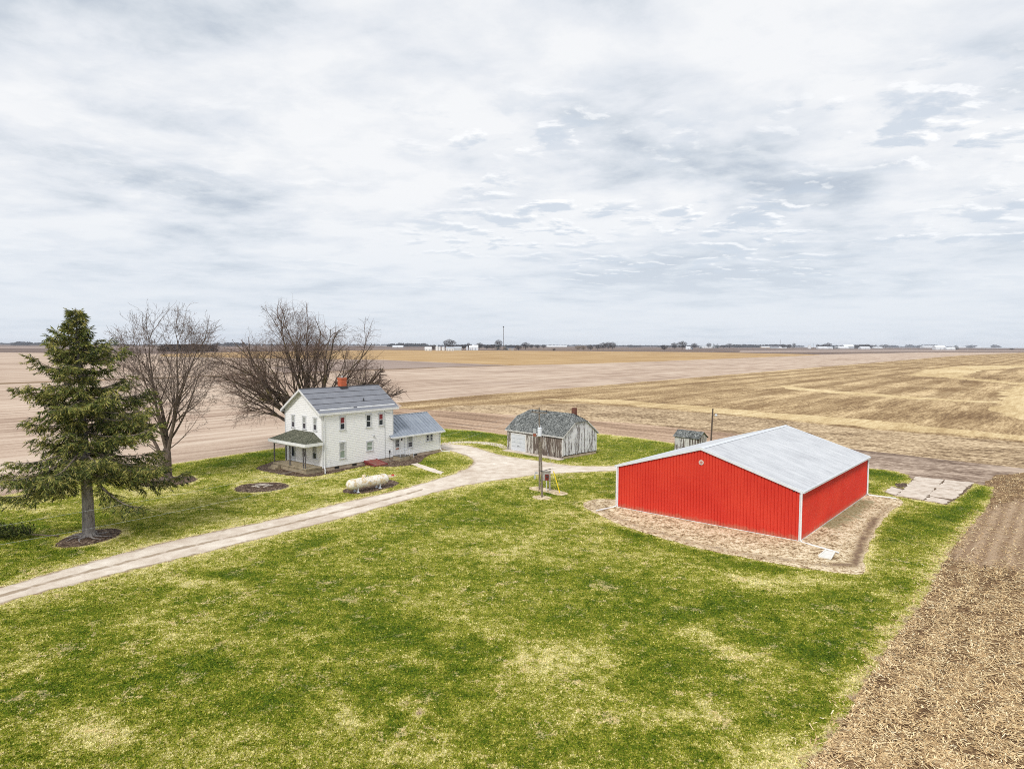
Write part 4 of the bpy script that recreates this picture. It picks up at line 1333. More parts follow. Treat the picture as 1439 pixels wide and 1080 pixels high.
ft = lambda s: SE
st_ = lambda s: min(SE + min(s, SL - s) * ss, CZ)
m = MB(); m.box(.015, .015, .3, SL - .015, SW - .015, SE - .05)
m.build('inner_wall', M['darkwood'], S)
m = MB(); boards(m, FX0(), 0, SW, .12, ft); m.build('front_wall', M['boards_grey'], S)
m = MB(); boards(m, FX1(SL), 0, SW, .35, ft); m.build('back_wall', M['boards_grey'], S)
for F_ in (FY0(), FY1(SW)):
    m = MB(); boards(m, F_, 0, SL, .42, st_); m.build('end_wall', M['boards_white'], S)
ov = .22
rz = lambda x: SR - abs(x - SL / 2) * ss + .07
ya, yb = -ov, SW + ov
JA = 1.25
xe, xc = -ov, cx_ - .06
m = MB()
for sgn in (0, 1):
    fxm = (lambda x: x) if sgn == 0 else (lambda x: SL - x)
    pts = [(fxm(xe), ya), (fxm(xc), ya), (fxm(SL / 2), JA), (fxm(SL / 2), SW - JA), (fxm(xc), yb), (fxm(xe), yb)]
    if sgn: pts = pts[::1]
    else: pts = pts[::-1]
    m.slab([(x, y, rz(x)) for x, y in pts], .07)
zc = rz(xc)
m.slab([(xc, ya, zc), (SL - xc, ya, zc), (SL / 2, JA, rz(SL / 2))], .07); m.slab([(SL - xc, yb, zc), (xc, yb, zc), (SL / 2, SW - JA, rz(SL / 2))], .07)
# shingle courses as slightly raised butt edges
sr = m.build('roof', M['shingle'], S)
m = MB()
for sgn in (0, 1):
    fxm = (lambda x: x) if sgn == 0 else (lambda x: SL - x)
    k = 0
    x = xe + .12
    while x < SL / 2 - .05:
        y0_, y1_ = (ya, yb) if x < xc else (ya + (x - xc) / (SL / 2 - xc) * (JA + ov), yb - (x - xc) / (SL / 2 - xc) * (JA + ov))
        y = y0_ + rnd.uniform(0, .1)
        while y < y1_ - .25:
            wv = rnd.uniform(.14, .34)
            if rnd.random() < .82:
                a, b = fxm(x), fxm(x + .17)
                u = rnd.uniform(.01, .028)
                m.quad((a, y, rz(a) + u), (a, y + wv, rz(a) + u), (b, y + wv, rz(b) + .004), (b, y, rz(b) + .004))
                m.quad((a, y, rz(a) + u), (a, y + wv, rz(a) + u), (a, y + wv, rz(a)), (a, y, rz(a)))
            y += wv + .015
        x += .165
m.build('shingle', M['shingle'], sr)
m = MB()
for xx, s in ((-ov, 1), (SL + ov, -1)):
    m.box(xx - .02, ya, rz(xx) - .17, xx - .001 if s > 0 else xx + .02, yb, rz(xx) - .01)
for yy, (p0, p1) in ((ya - .02, (0, 0)), (yb + .001, (0, 0))):
    for fxm in ((lambda x: x), (lambda x: SL - x)):
        a, b = fxm(xe), fxm(xc)
        q = sorted((a, b))
        m.hexa([(q[0], yy, rz(q[0]) - .17), (q[1], yy, rz(q[1]) - .17), (q[1], yy + .02, rz(q[1]) - .17), (q[0], yy + .02, rz(q[0]) - .17),
                (q[0], yy, rz(q[0])), (q[1], yy, rz(q[1])), (q[1], yy + .02, rz(q[1])), (q[0], yy + .02, rz(q[0]))])
m.build('eave_board', simple('old_white_board', (.56, .56, .55), .8, var=.25, scale=5), S)
m = MB(); m.box(SL / 2 + .35, 1.3, SR - .7, SL / 2 + .85, 1.8, SR + .72); m.build('chimney', M['brickdark'], sr)
# overhead door
fs = FX0(0)
m = MB(); fbox(m, fs, 6.5, 6.62, .03, .07, .10, 2.28); fbox(m, fs, 9.2, 9.32, .03, .07, .10, 2.28); fbox(m, fs, 6.5, 9.32, .03, .075, 2.28, 2.4)
gd = m.build('garage_door', M['trim'], S)
m = MB(); z = .1
while z < 2.2: fbox(m, fs, 6.62, 9.2, .036, .06, z, z + .52); z += .545
m.build('door_panel', M['gdoor'], gd)
m = MB(); fbox(m, fs, 7.7, 8.1, .061, .075, .75, .80); m.build('handle', M['iron'], gd)
mpb = simple('pale_patch_board', (.46, .45, .42), .8, var=.2)
for k in range(4): m = MB(); fbox(m, fs, 6.75 + k * .68, 7.1 + k * .68, .035, .05, 2.46, 2.76); m.build('transom_panel', mpb, S)
m = MB(); boards(m, FX0(-.03), .35, 5.1, .16, lambda s: 2.5, .17)
o = m.build('sliding_door', M['boards_brown'], S); o['label'] = 'wide dark brown board door beside the pale overhead door'
m = MB(); fbox(m, FX0(-.03), .3, 5.2, .02, .07, 2.52, 2.6); m.build('door_rail', M['iron'], o)
for q in ((-.05, -.0, .35, -.036, .1, SE - .1), (.0, -.05, .40, .09, -.036, SE - .05), (SL - .09, -.05, .40, SL, -.036, SE - .05)): m = MB(); m.box(*q); m.build('corner_board', M['trim'], S)
# concrete apron
m = MB(); m.box(-1.05, -.3, -.02, -.06, 9.9, .10)
m.build('apron', M['pad'], S)

# ------------------------------------------------------------------ small shed behind the barn
c0 = Vector((22.1, 87.3, 0))
T = empty('small_shed', c0 + Vector((2.3, -1.9, 0)), YAW - .12, 'tiny flaking white board shed with dark mossy roof behind the barn', 'shed')
tw, tl, te, tr = 3.6, 2.0, 2.0, 2.7
m = MB(); boards(m, FX0(), 0, tw, .05, lambda s: te); boards(m, FX1(tl), 0, tw, .05, lambda s: te)
ts_ = (tr - te) / (tl / 2)
tt = lambda s: te + min(s, tl - s) * ts_
boards(m, FY0(), 0, tl, .05, tt); boards(m, FY1(tw), 0, tl, .05, tt); m.build('wall', M['boards_small'], T)
m = MB(); m.box(.02, .02, .05, tl - .02, tw - .02, te - .05); m.build('inner_wall', M['darkwood'], T)
m = MB()
for a, b in ((-.18, tl / 2), (tl / 2, tl + .18)):
    f = lambda x: tr - abs(x - tl / 2) * ts_ + .06
    m.slab([(a, -.2, f(a)), (b, -.2, f(b)), (b, tw + .2, f(b)), (a, tw + .2, f(a))], .06)
m.build('roof', M['shingle'], T)
m = MB(); fbox(m, FX0(-.03), 1.2, 2.1, .02, .05, .1, 1.8); m.build('door', M['boards_small'], T)

# ------------------------------------------------------------------ yard light pole
c = g(998, 639)
Yp = empty('yard_light_pole', c, 0, 'tall dark wooden pole with a small lamp behind the red barn', 'light pole')
m = MB(); m.tube([(0, 0, -.2), (.22, 0, 6.0)], [.12, .09], 10); m.build('pole', M['darkwood'], Yp)
m = MB(); m.tube([(.2, 0, 5.05), (.45, -.05, 5.35), (.62, -.08, 5.3)], .025, 6); m.build('arm', M['iron'], Yp)
m = MB(); m.lathe([(.03, 5.32), (.12, 5.30), (.17, 5.2), (.15, 5.08), (.02, 5.02)], (.62, -.08), 14); m.build('lamp', M['white_cer'], Yp)

# ------------------------------------------------------------------ utility poles
c1, c2 = g(762, 698.4), g(758.3, 687.4)
Up = empty('utility_pole', c2, 0, 'tall leaning wooden utility pole with crossarm and white transformer', 'utility pole', 'pair of utility poles by the drive')
PT = 8.0
px_ = lambda z: -.09 * z / PT
m = MB(); m.tube([(0, 0, -.3), (px_(PT), 0, PT)], [.095, .062], 12); m.build('pole', M['wood'], Up)
m = MB(); m.hexa([(px_(7) - .75, -.19, 7.55), (px_(7) + .75, -.19, 7.55 - .12), (px_(7) + .75, -.10, 7.55 - .12), (px_(7) - .75, -.10, 7.55), (px_(7) - .75, -.19, 7.67), (px_(7) + .75, -.19, 7.67 - .12), (px_(7) + .75, -.10, 7.55), (px_(7) - .75, -.10, 7.67)])
m.build('crossarm', M['wood'], Up)
for x in (-.68, .0, .68):
    m = MB(); m.lathe([(.02, 7.58), (.05, 7.62), (.045, 7.7), (.06, 7.74), (.03, 7.8), (.0, 7.81)], (px_(7) + x, -.145), 10); m.build('insulator', M['iron'], Up)
m = MB(); m.lathe([(0, 5.28), (.2, 5.3), (.21, 5.34), (.21, 6.0), (.23, 6.01), (.23, 6.05), (.12, 6.12), (0, 6.13)], (px_(5.7) + .02, -.42), 20)
tf = m.build('transformer', M['white_cer'], Up)
for x in (-.09, .09):
    m = MB(); m.lathe([(.045, 6.09), (.03, 6.15), (.05, 6.2), (.03, 6.26), (.045, 6.3), (0, 6.36)], (px_(5.7) + x, -.42), 8); m.build('bushing', M['greymetal'], tf)
m = MB(); m.box(px_(5.7) - .62, -.30, 5.55, px_(5.7) - .34, -.05, 6.0); m.build('switch_box', M['greymetal'], Up)
m = MB(); m.box(px_(5.7) - .60, -.30, 5.25, px_(5.7) - .32, -.05, 5.50); m.build('fuse_box', simple('rusty_fuse_box', (.30, .10, .06), .6, var=.3), Up)
m = MB(); m.tube([(px_(5.2) - .75, -.16, 5.18), (px_(5.2) + .1, -.16, 5.24)], .04, 6); m.build('bracket', M['greymetal'], Up)
m = MB(); m.box(-.46, -.25, 1.62, -.2, -.02, 1.72); m.tube([(-.45, -.14, 1.7), (-.5, -.16, 1.35)], .03, 6); m.box(-.58, -.26, 1.08, -.4, -.06, 1.38); m.build('pole_lamp', M['greymetal'], Up)

Up2 = empty('utility_pole', c1, 0, 'shorter wooden pole standing just in front of the tall utility pole', 'utility pole', 'pair of utility poles by the drive')
m = MB(); m.tube([(0, 0, -.3), (-.16, .0, 5.2)], [.092, .075], 12); m.build('pole', M['wood'], Up2)
m = MB(); m.tube([(-.08, 0, 2.42), (-.08, 0, 2.52)], .10, 12); m.tube([(.1, .1, 2.46), (.85, 1.0, 2.48)], .03, 6); m.build('band', M['iron'], Up2)

# meter rack
c = g(772.5, 689); c3 = g(763, 688.0)
Mt = empty('meter_post', c, 0, 'grey wooden meter rack with a dark red box beside the poles', 'meter')
vx = -.62
m = MB(); m.box(-.06, -.06, -.1, .07, .06, 1.92); m.build('post', M['greywood'], Mt)
m = MB(); m.box(vx - .1, -.10, .98, .07, -.062, 1.84); m.build('backboard', M['greywood'], Mt)
m = MB(); m.box(vx - .25, -.14, 1.84, .12, .06, 1.92); m.build('cap_board', M['greywood'], Mt)
m = MB(); m.box(-.46, -.22, 1.05, -.13, -.102, 1.62); mb_ = m.build('meter_box', M['redbox'], Mt)
m = MB(); m.tube([(-.30, -.22, 1.42), (-.30, -.29, 1.42)], .085, 14); m.build('dial', M['iron'], mb_)
m = MB(); m.tube([(-.34, -.16, -.1), (-.34, -.16, 1.04)], .035, 8); m.build('riser_pipe', M['white_cer'], Mt)

# guy wire with the yellow guard
ca = g(786.8, 692.6); top = c2 + Vector((px_(6.6), 0, 6.6))
u = (top - ca).normalized()
Gw = empty('guy_wire', ca, 0, 'thin guy wire with a bright yellow guard anchored right of the poles', 'guy wire')
m = MB(); m.tube([(0, 0, -.1), tuple(top - ca)], .009, 5); m.build('wire', M['cable'], Gw)
gtop = g(779.4, 664.7)
# guard follows the wire for about two metres
m = MB(); m.tube([tuple(u * .05), tuple(u * 2.15)], .05, 8); m.build('guard', M['yellow'], Gw)

# overhead wires to a pole outside the picture on the left
off = Vector((-34.0, 18.0, 6.6))
def wire(a, b, sag, r, label, group='overhead wires'):
    e = empty('overhead_wire', a, 0, label, 'wire', group)
    pts = []
    for k in range(25):
        t = k / 24; p = a.lerp(b, t); p.z -= sag * 4 * t * (1 - t); pts.append(tuple(p - a))
    mm = MB(); mm.tube(pts, r, 5); mm.build('cable', M['cable'], e)
    return e


wire(c2 + Vector((px_(7) - .68, -.145, 7.78)), Vector((-27.5, 22.5, 6.1)), .9, .0045, 'upper thin cable running left from the utility pole crossarm')
wire(c2 + Vector((px_(7) + 0.0, -.145, 7.7)), Vector((-24.0, 26.0, 5.35)), 1.1, .0045, 'lower thin cable running left from the utility pole')
hp = HO + hd * 8.9 - hn * .1 + Vector((0, 0, 6.0))
wire(c2 + Vector((px_(6.5) - .1, -.1, 6.5)), hp, .8, .005, 'thin service cable from the utility pole to the house wall')

# ------------------------------------------------------------------ gas tank
pa, pb = Vector((-15.55, 61.15, 0)), Vector((-12.30, 64.75, 0))
cen = (pa + pb) / 2; ang = math.atan2(pb.y - pa.y, pb.x - pa.x)
Gt = empty('gas_tank', cen, ang, 'long white rust-stained gas tank lying on the lawn by the drive', 'tank')
hl, rr, zc_ = (pb - pa).length / 2 - .05, .50, .82
prof = []
for k in range(8): a = math.pi / 2 * k / 7; prof.append((-hl + .42 - .42 * math.cos(a), rr * math.sin(a)))
prof += [(x, rr) for x in (-1.2, -.4, .4, 1.2)]
for k in range(8): a = math.pi / 2 * (1 - k / 7); prof.append((hl - .42 + .42 * math.cos(a), rr * math.sin(a)))
m = MB(); m.tube([(x, 0, zc_) for x, r in prof], [max(r, .004) for x, r in prof], 28); m.build('tank_body', M['tank'], Gt, True)
for x in (-1.35, 1.35): m = MB(); m.tube([(x, 0, zc_), (x + .03, 0, zc_)], rr + .006, 28); m.build('weld_band', M['tank'], Gt)
m = MB(); m.lathe([(.19, zc_ + rr - .05), (.19, zc_ + rr + .16), (.15, zc_ + rr + .24), (0, zc_ + rr + .27)], (-.45, 0), 18); m.build('valve_dome', M['tank'], Gt, True)
for q in ([(0.0, 0, zc_ + rr), (0.0, 0, zc_ + rr + .12)], [(-.05, -.45, zc_ + .1), (-.05, -.53, zc_ + .15)]): m = MB(); m.tube(q, .04, 8); m.build('fitting', M['greymetal'], Gt)
for x in (-1.3, 1.25):
    for y in (-.27, .27):
        m = MB(); m.box(x - .06, y - .05, .06, x + .06, y + .05, zc_ - .36); m.box(x - .12, y - .12, .0, x + .12, y + .12, .06); m.build('leg', M['white_cer'], Gt)

c = g(552, 668.4)
Rc = empty('well_cap', c, .3, 'small red cap in the bare dirt oval beside the tank', 'cap')
m = MB(); m.lathe([(.16, -.05), (.16, .12), (.12, .17), (0, .18)], (0, 0), 16); m.build('cap', M['red'], Rc)
m = MB(); m.lathe([(.22, -.05), (.22, .035), (.16, .04)], (0, 0), 16); m.build('collar', M['conc'], Rc)


# ------------------------------------------------------------------ trees
def tree_env(seed, base, env, trunk_pts, trunk_r, limbs, gen, twigmat, barkmat, name, label, twig_r=.012, droop=0.0, cat='tree', maxseg=90000):
    """env(p)->bool inside crown; limbs = list of (start point, direction, length, radius)"""
    rr_ = random.Random(seed)
    root = empty(name, base, 0, label, cat)
    tm = MB()
    tm.tube(trunk_pts, trunk_r, 14)
    # root flare
    for k in range(7):
        a = 2 * math.pi * k / 7 + rr_.uniform(-.2, .2); rb = trunk_r[0]
        tm.tube([(math.cos(a) * rb * .3, math.sin(a) * rb * .3, .55), (math.cos(a) * rb * .95, math.sin(a) * rb * .95, .12), (math.cos(a) * rb * 1.9, math.sin(a) * rb * 1.9, -.06)], [rb * .45, rb * .34, rb * .10], 7)
    tm.build('trunk', barkmat, root, True)
    big, small = MB(), MB()
    count = [0]

    def grow(p, d, length, r, lvl):
        if count[0] > maxseg: return
        nseg = max(3, int(length / (.55 if lvl < 2 else .35)))
        nseg = min(nseg, 12)
        sl = length / nseg
        pts = [p.copy()]; rad = [r]
        q = p.copy(); dd = d.copy()
        kk_ = rr_.uniform(.80, 1.10)
        wob = gen['wob'][min(lvl, len(gen['wob']) - 1)]
        grav = gen['grav'][min(lvl, len(gen['grav']) - 1)]
        for i in range(nseg):
            dd = dd + Vector((rr_.gauss(0, wob), rr_.gauss(0, wob), rr_.gauss(0, wob))) + Vector((0, 0, grav))
            dd.normalize()
            q = q + dd * sl
            if (lvl > 0 or i > 5) and not env(Vector((q.x / kk_, q.y / kk_, 8 + (q.z - 8) / kk_))):
                if i < 1: return
                break
            pts.append(q.copy()); rad.append(max(r * (1 - .78 * (i + 1) / nseg), twig_r * .6))
        if len(pts) < 2: return
        count[0] += len(pts)
        (big if r > .045 else small).tube(pts, rad, 8 if r > .12 else (5 if r > .04 else 3), cap=False)
        if lvl >= gen['levels']: return
        k = gen['n'][lvl]
        nch = max(1, int(k * length)) if lvl > 0 else int(k * length)
        for j in range(nch):
            t = (gen['t0'][lvl] + (1 - gen['t0'][lvl]) * (j + rr_.random()) / nch)
            i = min(int(t * (len(pts) - 1)), len(pts) - 2); f = t * (len(pts) - 1) - i
            if f > 1: f = 1
            s = pts[i].lerp(pts[i + 1], f)
            ax = (pts[i + 1] - pts[i]).normalized()
            a = R(rr_.gauss(gen['ang'][lvl], 9)); ph = rr_.uniform(0, 2 * math.pi)
            u_ = ax.orthogonal().normalized(); v_ = ax.cross(u_)
            nd = ax * math.cos(a) + (u_ * math.cos(ph) + v_ * math.sin(ph)) * math.sin(a)
            rl = rad[i] * gen['rr'][lvl]
            ll = length * gen['len'][lvl] * (1.15 - .6 * t) * rr_.uniform(.7, 1.25)
            grow(s, nd, ll, max(rl, twig_r), lvl + 1)
        # continuation forks at the tip
        if lvl < gen['levels']:
            for _ in range(2):
                ax = (pts[-1] - pts[-2]).normalized(); u_ = ax.orthogonal().normalized(); v_ = ax.cross(u_); ph = rr_.uniform(0, 6.28); a = R(rr_.uniform(8, 26))
                nd = ax * math.cos(a) + (u_ * math.cos(ph) + v_ * math.sin(ph)) * math.sin(a)
                grow(pts[-1], nd, length * .42, max(rad[-1], twig_r), lvl + 1)

    for q_ in limbs:
        if len(q_) > 4: gen['grav'][0] = q_[4]
        grow(Vector(q_[0]), Vector(q_[1]).normalized(), q_[2], q_[3], 0)
    big.build('limbs', barkmat, root, True)
    small.build('twigs', twigmat, root)
    return root


# tall bare tree left of the house
mb0 = g(235, 676)


def env1(p):
    z = p.z
    if z < 3.4 or z > 18.2: return False
    cx = -.1; wmax = 6.6 if z > 6 else 5.6
    if z > 13: wmax = 6.6 * math.sqrt(max(0, 1 - ((z - 13) / 5.6) ** 2)) + .2
    if z < 7: wmax = 3.2 + (z - 3.4) * .85
    return (p.x - cx) ** 2 + p.y ** 2 < wmax * wmax


limbs1 = []
limbs1 += [((0, 0, 1.9), (.02, 0, 1), 9.5, .34), ((0, .05, 2.6), (.10, .25, 1), 11, .28), ((-.15, 0, 1.5), (-.50, .05, 1.0), 9.0, .27), ((.15, 0, 2.8), (.22, -.1, 1), 11.5, .25),
           ((0, 0, 3.2), (-.16, -.2, 1), 11.5, .22), ((.1, .1, 4.0), (.62, .2, .85), 7.5, .16), ((.0, -.1, 4.8), (-.05, -.5, 1), 8.5, .17), ((.05, 0, 5.5), (.5, -.25, 1), 7.5, .14),
           ((-.1, 0, 2.3), (-.7, .1, .42), 4.6, .08), ((.2, 0, 3.3), (.8, .0, .5), 4.6, .08), ((.0, 0, 4.4), (-.6, -.4, .8), 6.0, .12), ((0, .1, 5.0), (.3, .7, .9), 6.0, .12), ((-.8, 0, 3.2), (-.9, -.2, .6), 4.0, .08)]
gen1 = dict(levels=4, n=[1.2, 1.35, 2.2, 2.8], t0=[.25, .2, .2, .15], ang=[32, 38, 42, 46], rr=[.45, .5, .55, .6], len=[.48, .50, .52, .55], wob=[.05, .09, .12, .14], grav=[.03, .03, .01, .0])
limbs1 = [(a, b, c, d * .78) for a, b, c, d in limbs1]
tree_env(3, mb0, env1, [(0, 0, -.2), (-.02, 0, .5), (0, 0, 1.4), (.0, 0, 2.4), (.03, 0, 3.4)], [.60, .50, .45, .44, .34], limbs1, gen1, M['twig1'], M['bark1'], 'bare_tree',
         'tall narrow bare tree with upright branches standing in a mulch ring', .013, maxseg=160000)

# wide bare tree behind the house
wb0 = Vector((-26.3, 86.5, 0))


def env2(p):
    x, y, z = p
    if z < 3.0: return False
    e = ((x + 1.3) / 13.4) ** 2 + (y / 10.5) ** 2 + ((z - 7.5) / 12.4) ** 2
    # lobed outline
    a = math.atan2(z - 6, x)
    return e < (.93 + .12 * math.sin(a * 7 + 1.3)) ** 2


limbs2 = []
L2 = random.Random(21)
for k in range(31):
    if k < 4: el, azm = L2.uniform(74, 88), L2.uniform(0, 360)
    elif k < 11: el, azm = L2.uniform(58, 74), L2.choice([0, 180]) + L2.uniform(-55, 55)
    elif k < 18: el, azm = L2.uniform(40, 58), L2.choice([0, 180, 180]) + L2.uniform(-50, 50)
    else: el, azm = [24, 30, 36, 20, 28, 34, 26, 38, 22, 30, 40, 34, 26][k - 18], [178, 190, 168, 186, 4, 352, 172, 12, 358, 8, 0, 182, 345][k - 18]
    e_, a_ = R(el), R(azm)
    d = Vector((math.cos(e_) * math.cos(a_), math.cos(e_) * math.sin(a_), math.sin(e_)))
    limbs2.append(((d.x * .5, d.y * .5, 1.8 + L2.uniform(0, 2.4)), tuple(d), L2.uniform(12.5, 15) if el > 58 else (L2.uniform(11.5, 14) if el > 38 else L2.uniform(11.5, 13.5)), L2.uniform(.15, .29), .03 if el > 50 else (.025 if el > 35 else .008)))
gen2 = dict(levels=4, n=[.80, 1.1, 1.9, 3.1], t0=[.32, .28, .2, .12], ang=[34, 42, 46, 50], rr=[.55, .55, .55, .6], len=[.46, .48, .50, .52], wob=[.085, .13, .17, .20], grav=[.03, .0, -.02, -.04])
tree_env(9, wb0, env2, [(0, 0, -.2), (0, 0, .6), (0, 0, 1.6), (0, .05, 2.8), (0.05, 0, 3.9)], [1.0, .82, .78, .72, .3], limbs2, gen2, M['twig2'], M['bark2'], 'bare_tree',
         'very wide spreading bare tree rising behind the white house', .010, maxseg=300000)

# spruce
sb0 = g(125, 754.5)
Sr = empty('spruce_tree', sb0, 0, 'large ragged green spruce with a bare grey lower trunk', 'tree')
SH = 16.8
m = MB()
m.tube([(0, 0, -.2), (0, 0, .3), (.0, 0, 2.6), (-.08, 0, 6), (-.25, 0, 12), (-.42, 0, SH - .2)], [.55, .42, .37, .30, .14, .02], 14)
for k in range(8):
    a = k * .8 + rnd.uniform(-.2, .2)
    m.tube([(math.cos(a) * .2, math.sin(a) * .2, .4), (math.cos(a) * .5, math.sin(a) * .5, .10), (math.cos(a) * 1.0, math.sin(a) * 1.0, .13), (math.cos(a + .3) * 1.6, math.sin(a + .3) * 1.6, .03)], [.2, .12, .06, .02], 6)
m.build('trunk', M['bark3'], Sr, True)
ts = random.Random(14)
br_ = MB(); tw_pts = []   # twigs: (p, dir, len)


def crown_r(z, a):
    h_ = (z - 2.6) / (SH - 2.6)
    base = 5.05 * (1 - h_) ** .60 if h_ > .10 else 4.1 + h_ * 6
    if h_ > .66: base = min(base, 2.35 * ((1 - h_) / .34) ** 1.15 + .15)
    return base * (1 + .14 * math.sin(3 * a + z * 1.1) + .10 * math.sin(5 * a - z * 2.3))


z = 4.5
while z < SH - .3:
    hrel = (z - 2.5) / (SH - 2.5)
    nb = 5
    ph = ts.uniform(0, 6.28)
    for k in range(nb):
        a = ph + 2 * math.pi * k / nb + ts.uniform(-.3, .3)
        r_ = crown_r(z, a) * ts.choice([.34, .55, .75, .95, 1.1, 1.34])
        if r_ < .3: r_ = .3
        rise = R(-10 + 34 * hrel + ts.uniform(-14, 14)); n_ = 8
        p = Vector((-.42 * hrel, 0, z)); pts = [p.copy()]
        for i in range(n_):
            t = (i + 1) / n_
            el = rise - R(16) * math.sin(t * math.pi) * (1 - hrel) + R(22) * (t ** 3)
            d = Vector((math.cos(a) * math.cos(el), math.sin(a) * math.cos(el), math.sin(el)))
            p = p + d * (r_ / n_); pts.append(p.copy())
        r0 = .018 + .012 * r_
        br_.tube(pts, [r0 * (1 - .85 * i / n_) for i in range(n_ + 1)], 5, cap=False)
        # side shoots
        ns = int(r_ * 6.6) + 3
        for j in range(ns):
            t = .18 + .82 * (j + ts.random()) / ns
            f = t * n_; i = min(int(f), n_ - 1)
            s = pts[i].lerp(pts[i + 1], f - i); ax = (pts[i + 1] - pts[i]).normalized()
            side = ax.cross(Vector((0, 0, 1))).normalized() * (1 if j % 2 else -1)
            L3 = (.30 + .55 * (1 - abs(t - .5) * 1.2)) * min(1.25, .35 + r_ * .22) * ts.uniform(.7, 1.3)
            dd = (ax * ts.uniform(.5, .9) + side * ts.uniform(.5, 1.0) + Vector((0, 0, ts.uniform(-.95, .05)))).normalized()
            e = s + dd * L3 + Vector((0, 0, -.18 * L3))
            br_.tube([s, e], [.009, .003], 3, cap=False)
            nn = max(3, int(L3 / .068))
            for q in range(nn):
                u = (q + .5) / nn
                b = s.lerp(e, u)
                sd = dd.cross(Vector((0, 0, 1))).normalized() * (1 if q % 2 else -1)
                td = (dd * .7 + sd * ts.uniform(.3, 1.0) + Vector((0, 0, ts.uniform(-.9, .1)))).normalized()
                tw_pts.append((b, td, ts.uniform(.18, .38), ts.random()))
            tw_pts.append((e, dd, .25, ts.random()))
        for j in range(int(r_ * 4)):   # shoots on the axis itself
            t = .3 + .7 * ts.random(); f = t * n_; i = min(int(f), n_ - 1)
            s = pts[i].lerp(pts[i + 1], f - i)
            tw_pts.append((s, Vector((ts.gauss(0, .6) + math.cos(a) * .6, ts.gauss(0, .6) + math.sin(a) * .6, ts.gauss(-.2, .5))).normalized(), ts.uniform(.15, .35), ts.random()))
    z += .40 if hrel < .7 else .30
br_.build('branches', simple('grey_dead_branches', (.20, .16, .13), .9, var=.3), Sr)
# each shoot: three narrow blades crossing along its axis
n = len(tw_pts)
Pb = np.array([tuple(a[0]) for a in tw_pts]); Dd = np.array([tuple(a[1]) for a in tw_pts]); Ln = np.array([a[2] for a in tw_pts]); Rb = np.array([a[3] for a in tw_pts])
Vs = []
for k in range(3):
    rv = rng.normal(0, 1, (n, 3)); S_ = np.cross(Dd, rv); S_ /= np.linalg.norm(S_, axis=1)[:, None] + 1e-9
    wv = (Ln * rng.uniform(.06, .13, n))[:, None]
    b = Pb; e = Pb + (Dd + rng.normal(0, .28, (n, 3))) * Ln[:, None]
    mid = (b * .45 + e * .55)
    Vs.append(np.stack([b, mid + S_ * wv, e, mid - S_ * wv], 1))
V = np.concatenate(Vs).reshape(-1, 3)
np_mesh('needles', V, 4, M['needle'], Sr, attrs=dict(rb=np.tile(np.repeat(Rb, 4), 3)))

# fallen spruce bough on the left
fb = g(30, 757)
Fb = empty('fallen_branch', fb, 0, 'fallen spruce bough lying on the grass at the left edge', 'branch')
m = MB(); main = [Vector((2.35, .5, .10)), Vector((1.2, .2, .25)), Vector((0, 0, .35)), Vector((-1.3, -.1, .40)), Vector((-2.6, 0, .35))]
m.tube(main, [.05, .045, .035, .025, .01], 6)
fbs = random.Random(2); tws = []
for k in range(130):
    t = fbs.uniform(.35, 1) * 3.99; i = int(t); s = main[i].lerp(main[i + 1], t - i)
    d = Vector((fbs.gauss(-.5, .5), fbs.gauss(0, .8), fbs.gauss(.45, .4))).normalized(); L3 = fbs.uniform(.4, 1.0); e = s + d * L3; e.z = max(e.z, .06)
    m.tube([s, e], [.01, .004], 3, cap=False)
    for q in range(12):
        b = s.lerp(e, (q + 1) / 12); tws.append((b, (d * .7 + Vector((fbs.gauss(0, .6), fbs.gauss(0, .6), fbs.gauss(0, .4)))).normalized(), fbs.uniform(.16, .32), fbs.random() * .6))
m.build('branch_wood', M['bark1'], Fb)
n = len(tws); Pb = np.array([tuple(a[0]) for a in tws]); Dd = np.array([tuple(a[1]) for a in tws]); Ln = np.array([a[2] for a in tws]); Rb = np.array([a[3] for a in tws])
Vs = []
for k in range(2):
    rv = rng.normal(0, 1, (n, 3)); S_ = np.cross(Dd, rv); S_ /= np.linalg.norm(S_, axis=1)[:, None] + 1e-9
    wv = (Ln * .17)[:, None]; e = Pb + Dd * Ln[:, None]; mid = Pb * .45 + e * .55
    Vs.append(np.stack([Pb, mid + S_ * wv, e, mid - S_ * wv], 1))
np_mesh('needles', np.concatenate(Vs).reshape(-1, 3), 4, M['needle'], Fb, attrs=dict(rb=np.tile(np.repeat(Rb, 4), 2)))

# sticks and stones in the empty bed
c = BED['empty'][0]
for k, (dx, dy, a, l) in enumerate(((.3, .2, .3, 1.5), (-.4, -.3, 2.6, 1.1), (.7, -.2, 1.0, .9), (-.1, .5, .1, 1.3))):
    e = empty('broken_stick', c + Vector((dx, dy, .13)), a, 'pale broken stick lying in the empty mulch bed', 'stick', 'sticks in the empty bed')
    m = MB(); m.tube([(-l / 2, 0, 0), (0, .08, .05), (l / 2, 0, .02)], [.05, .04, .02], 6); m.build('wood', simple('bleached_wood', (.62, .56, .48), .85), e)
    m = MB(); m.tube([(0, .08, .05), (l * .25, .35, .06)], [.025, .01], 5); m.build('side_twig', bpy.data.materials['bleached_wood'], e)

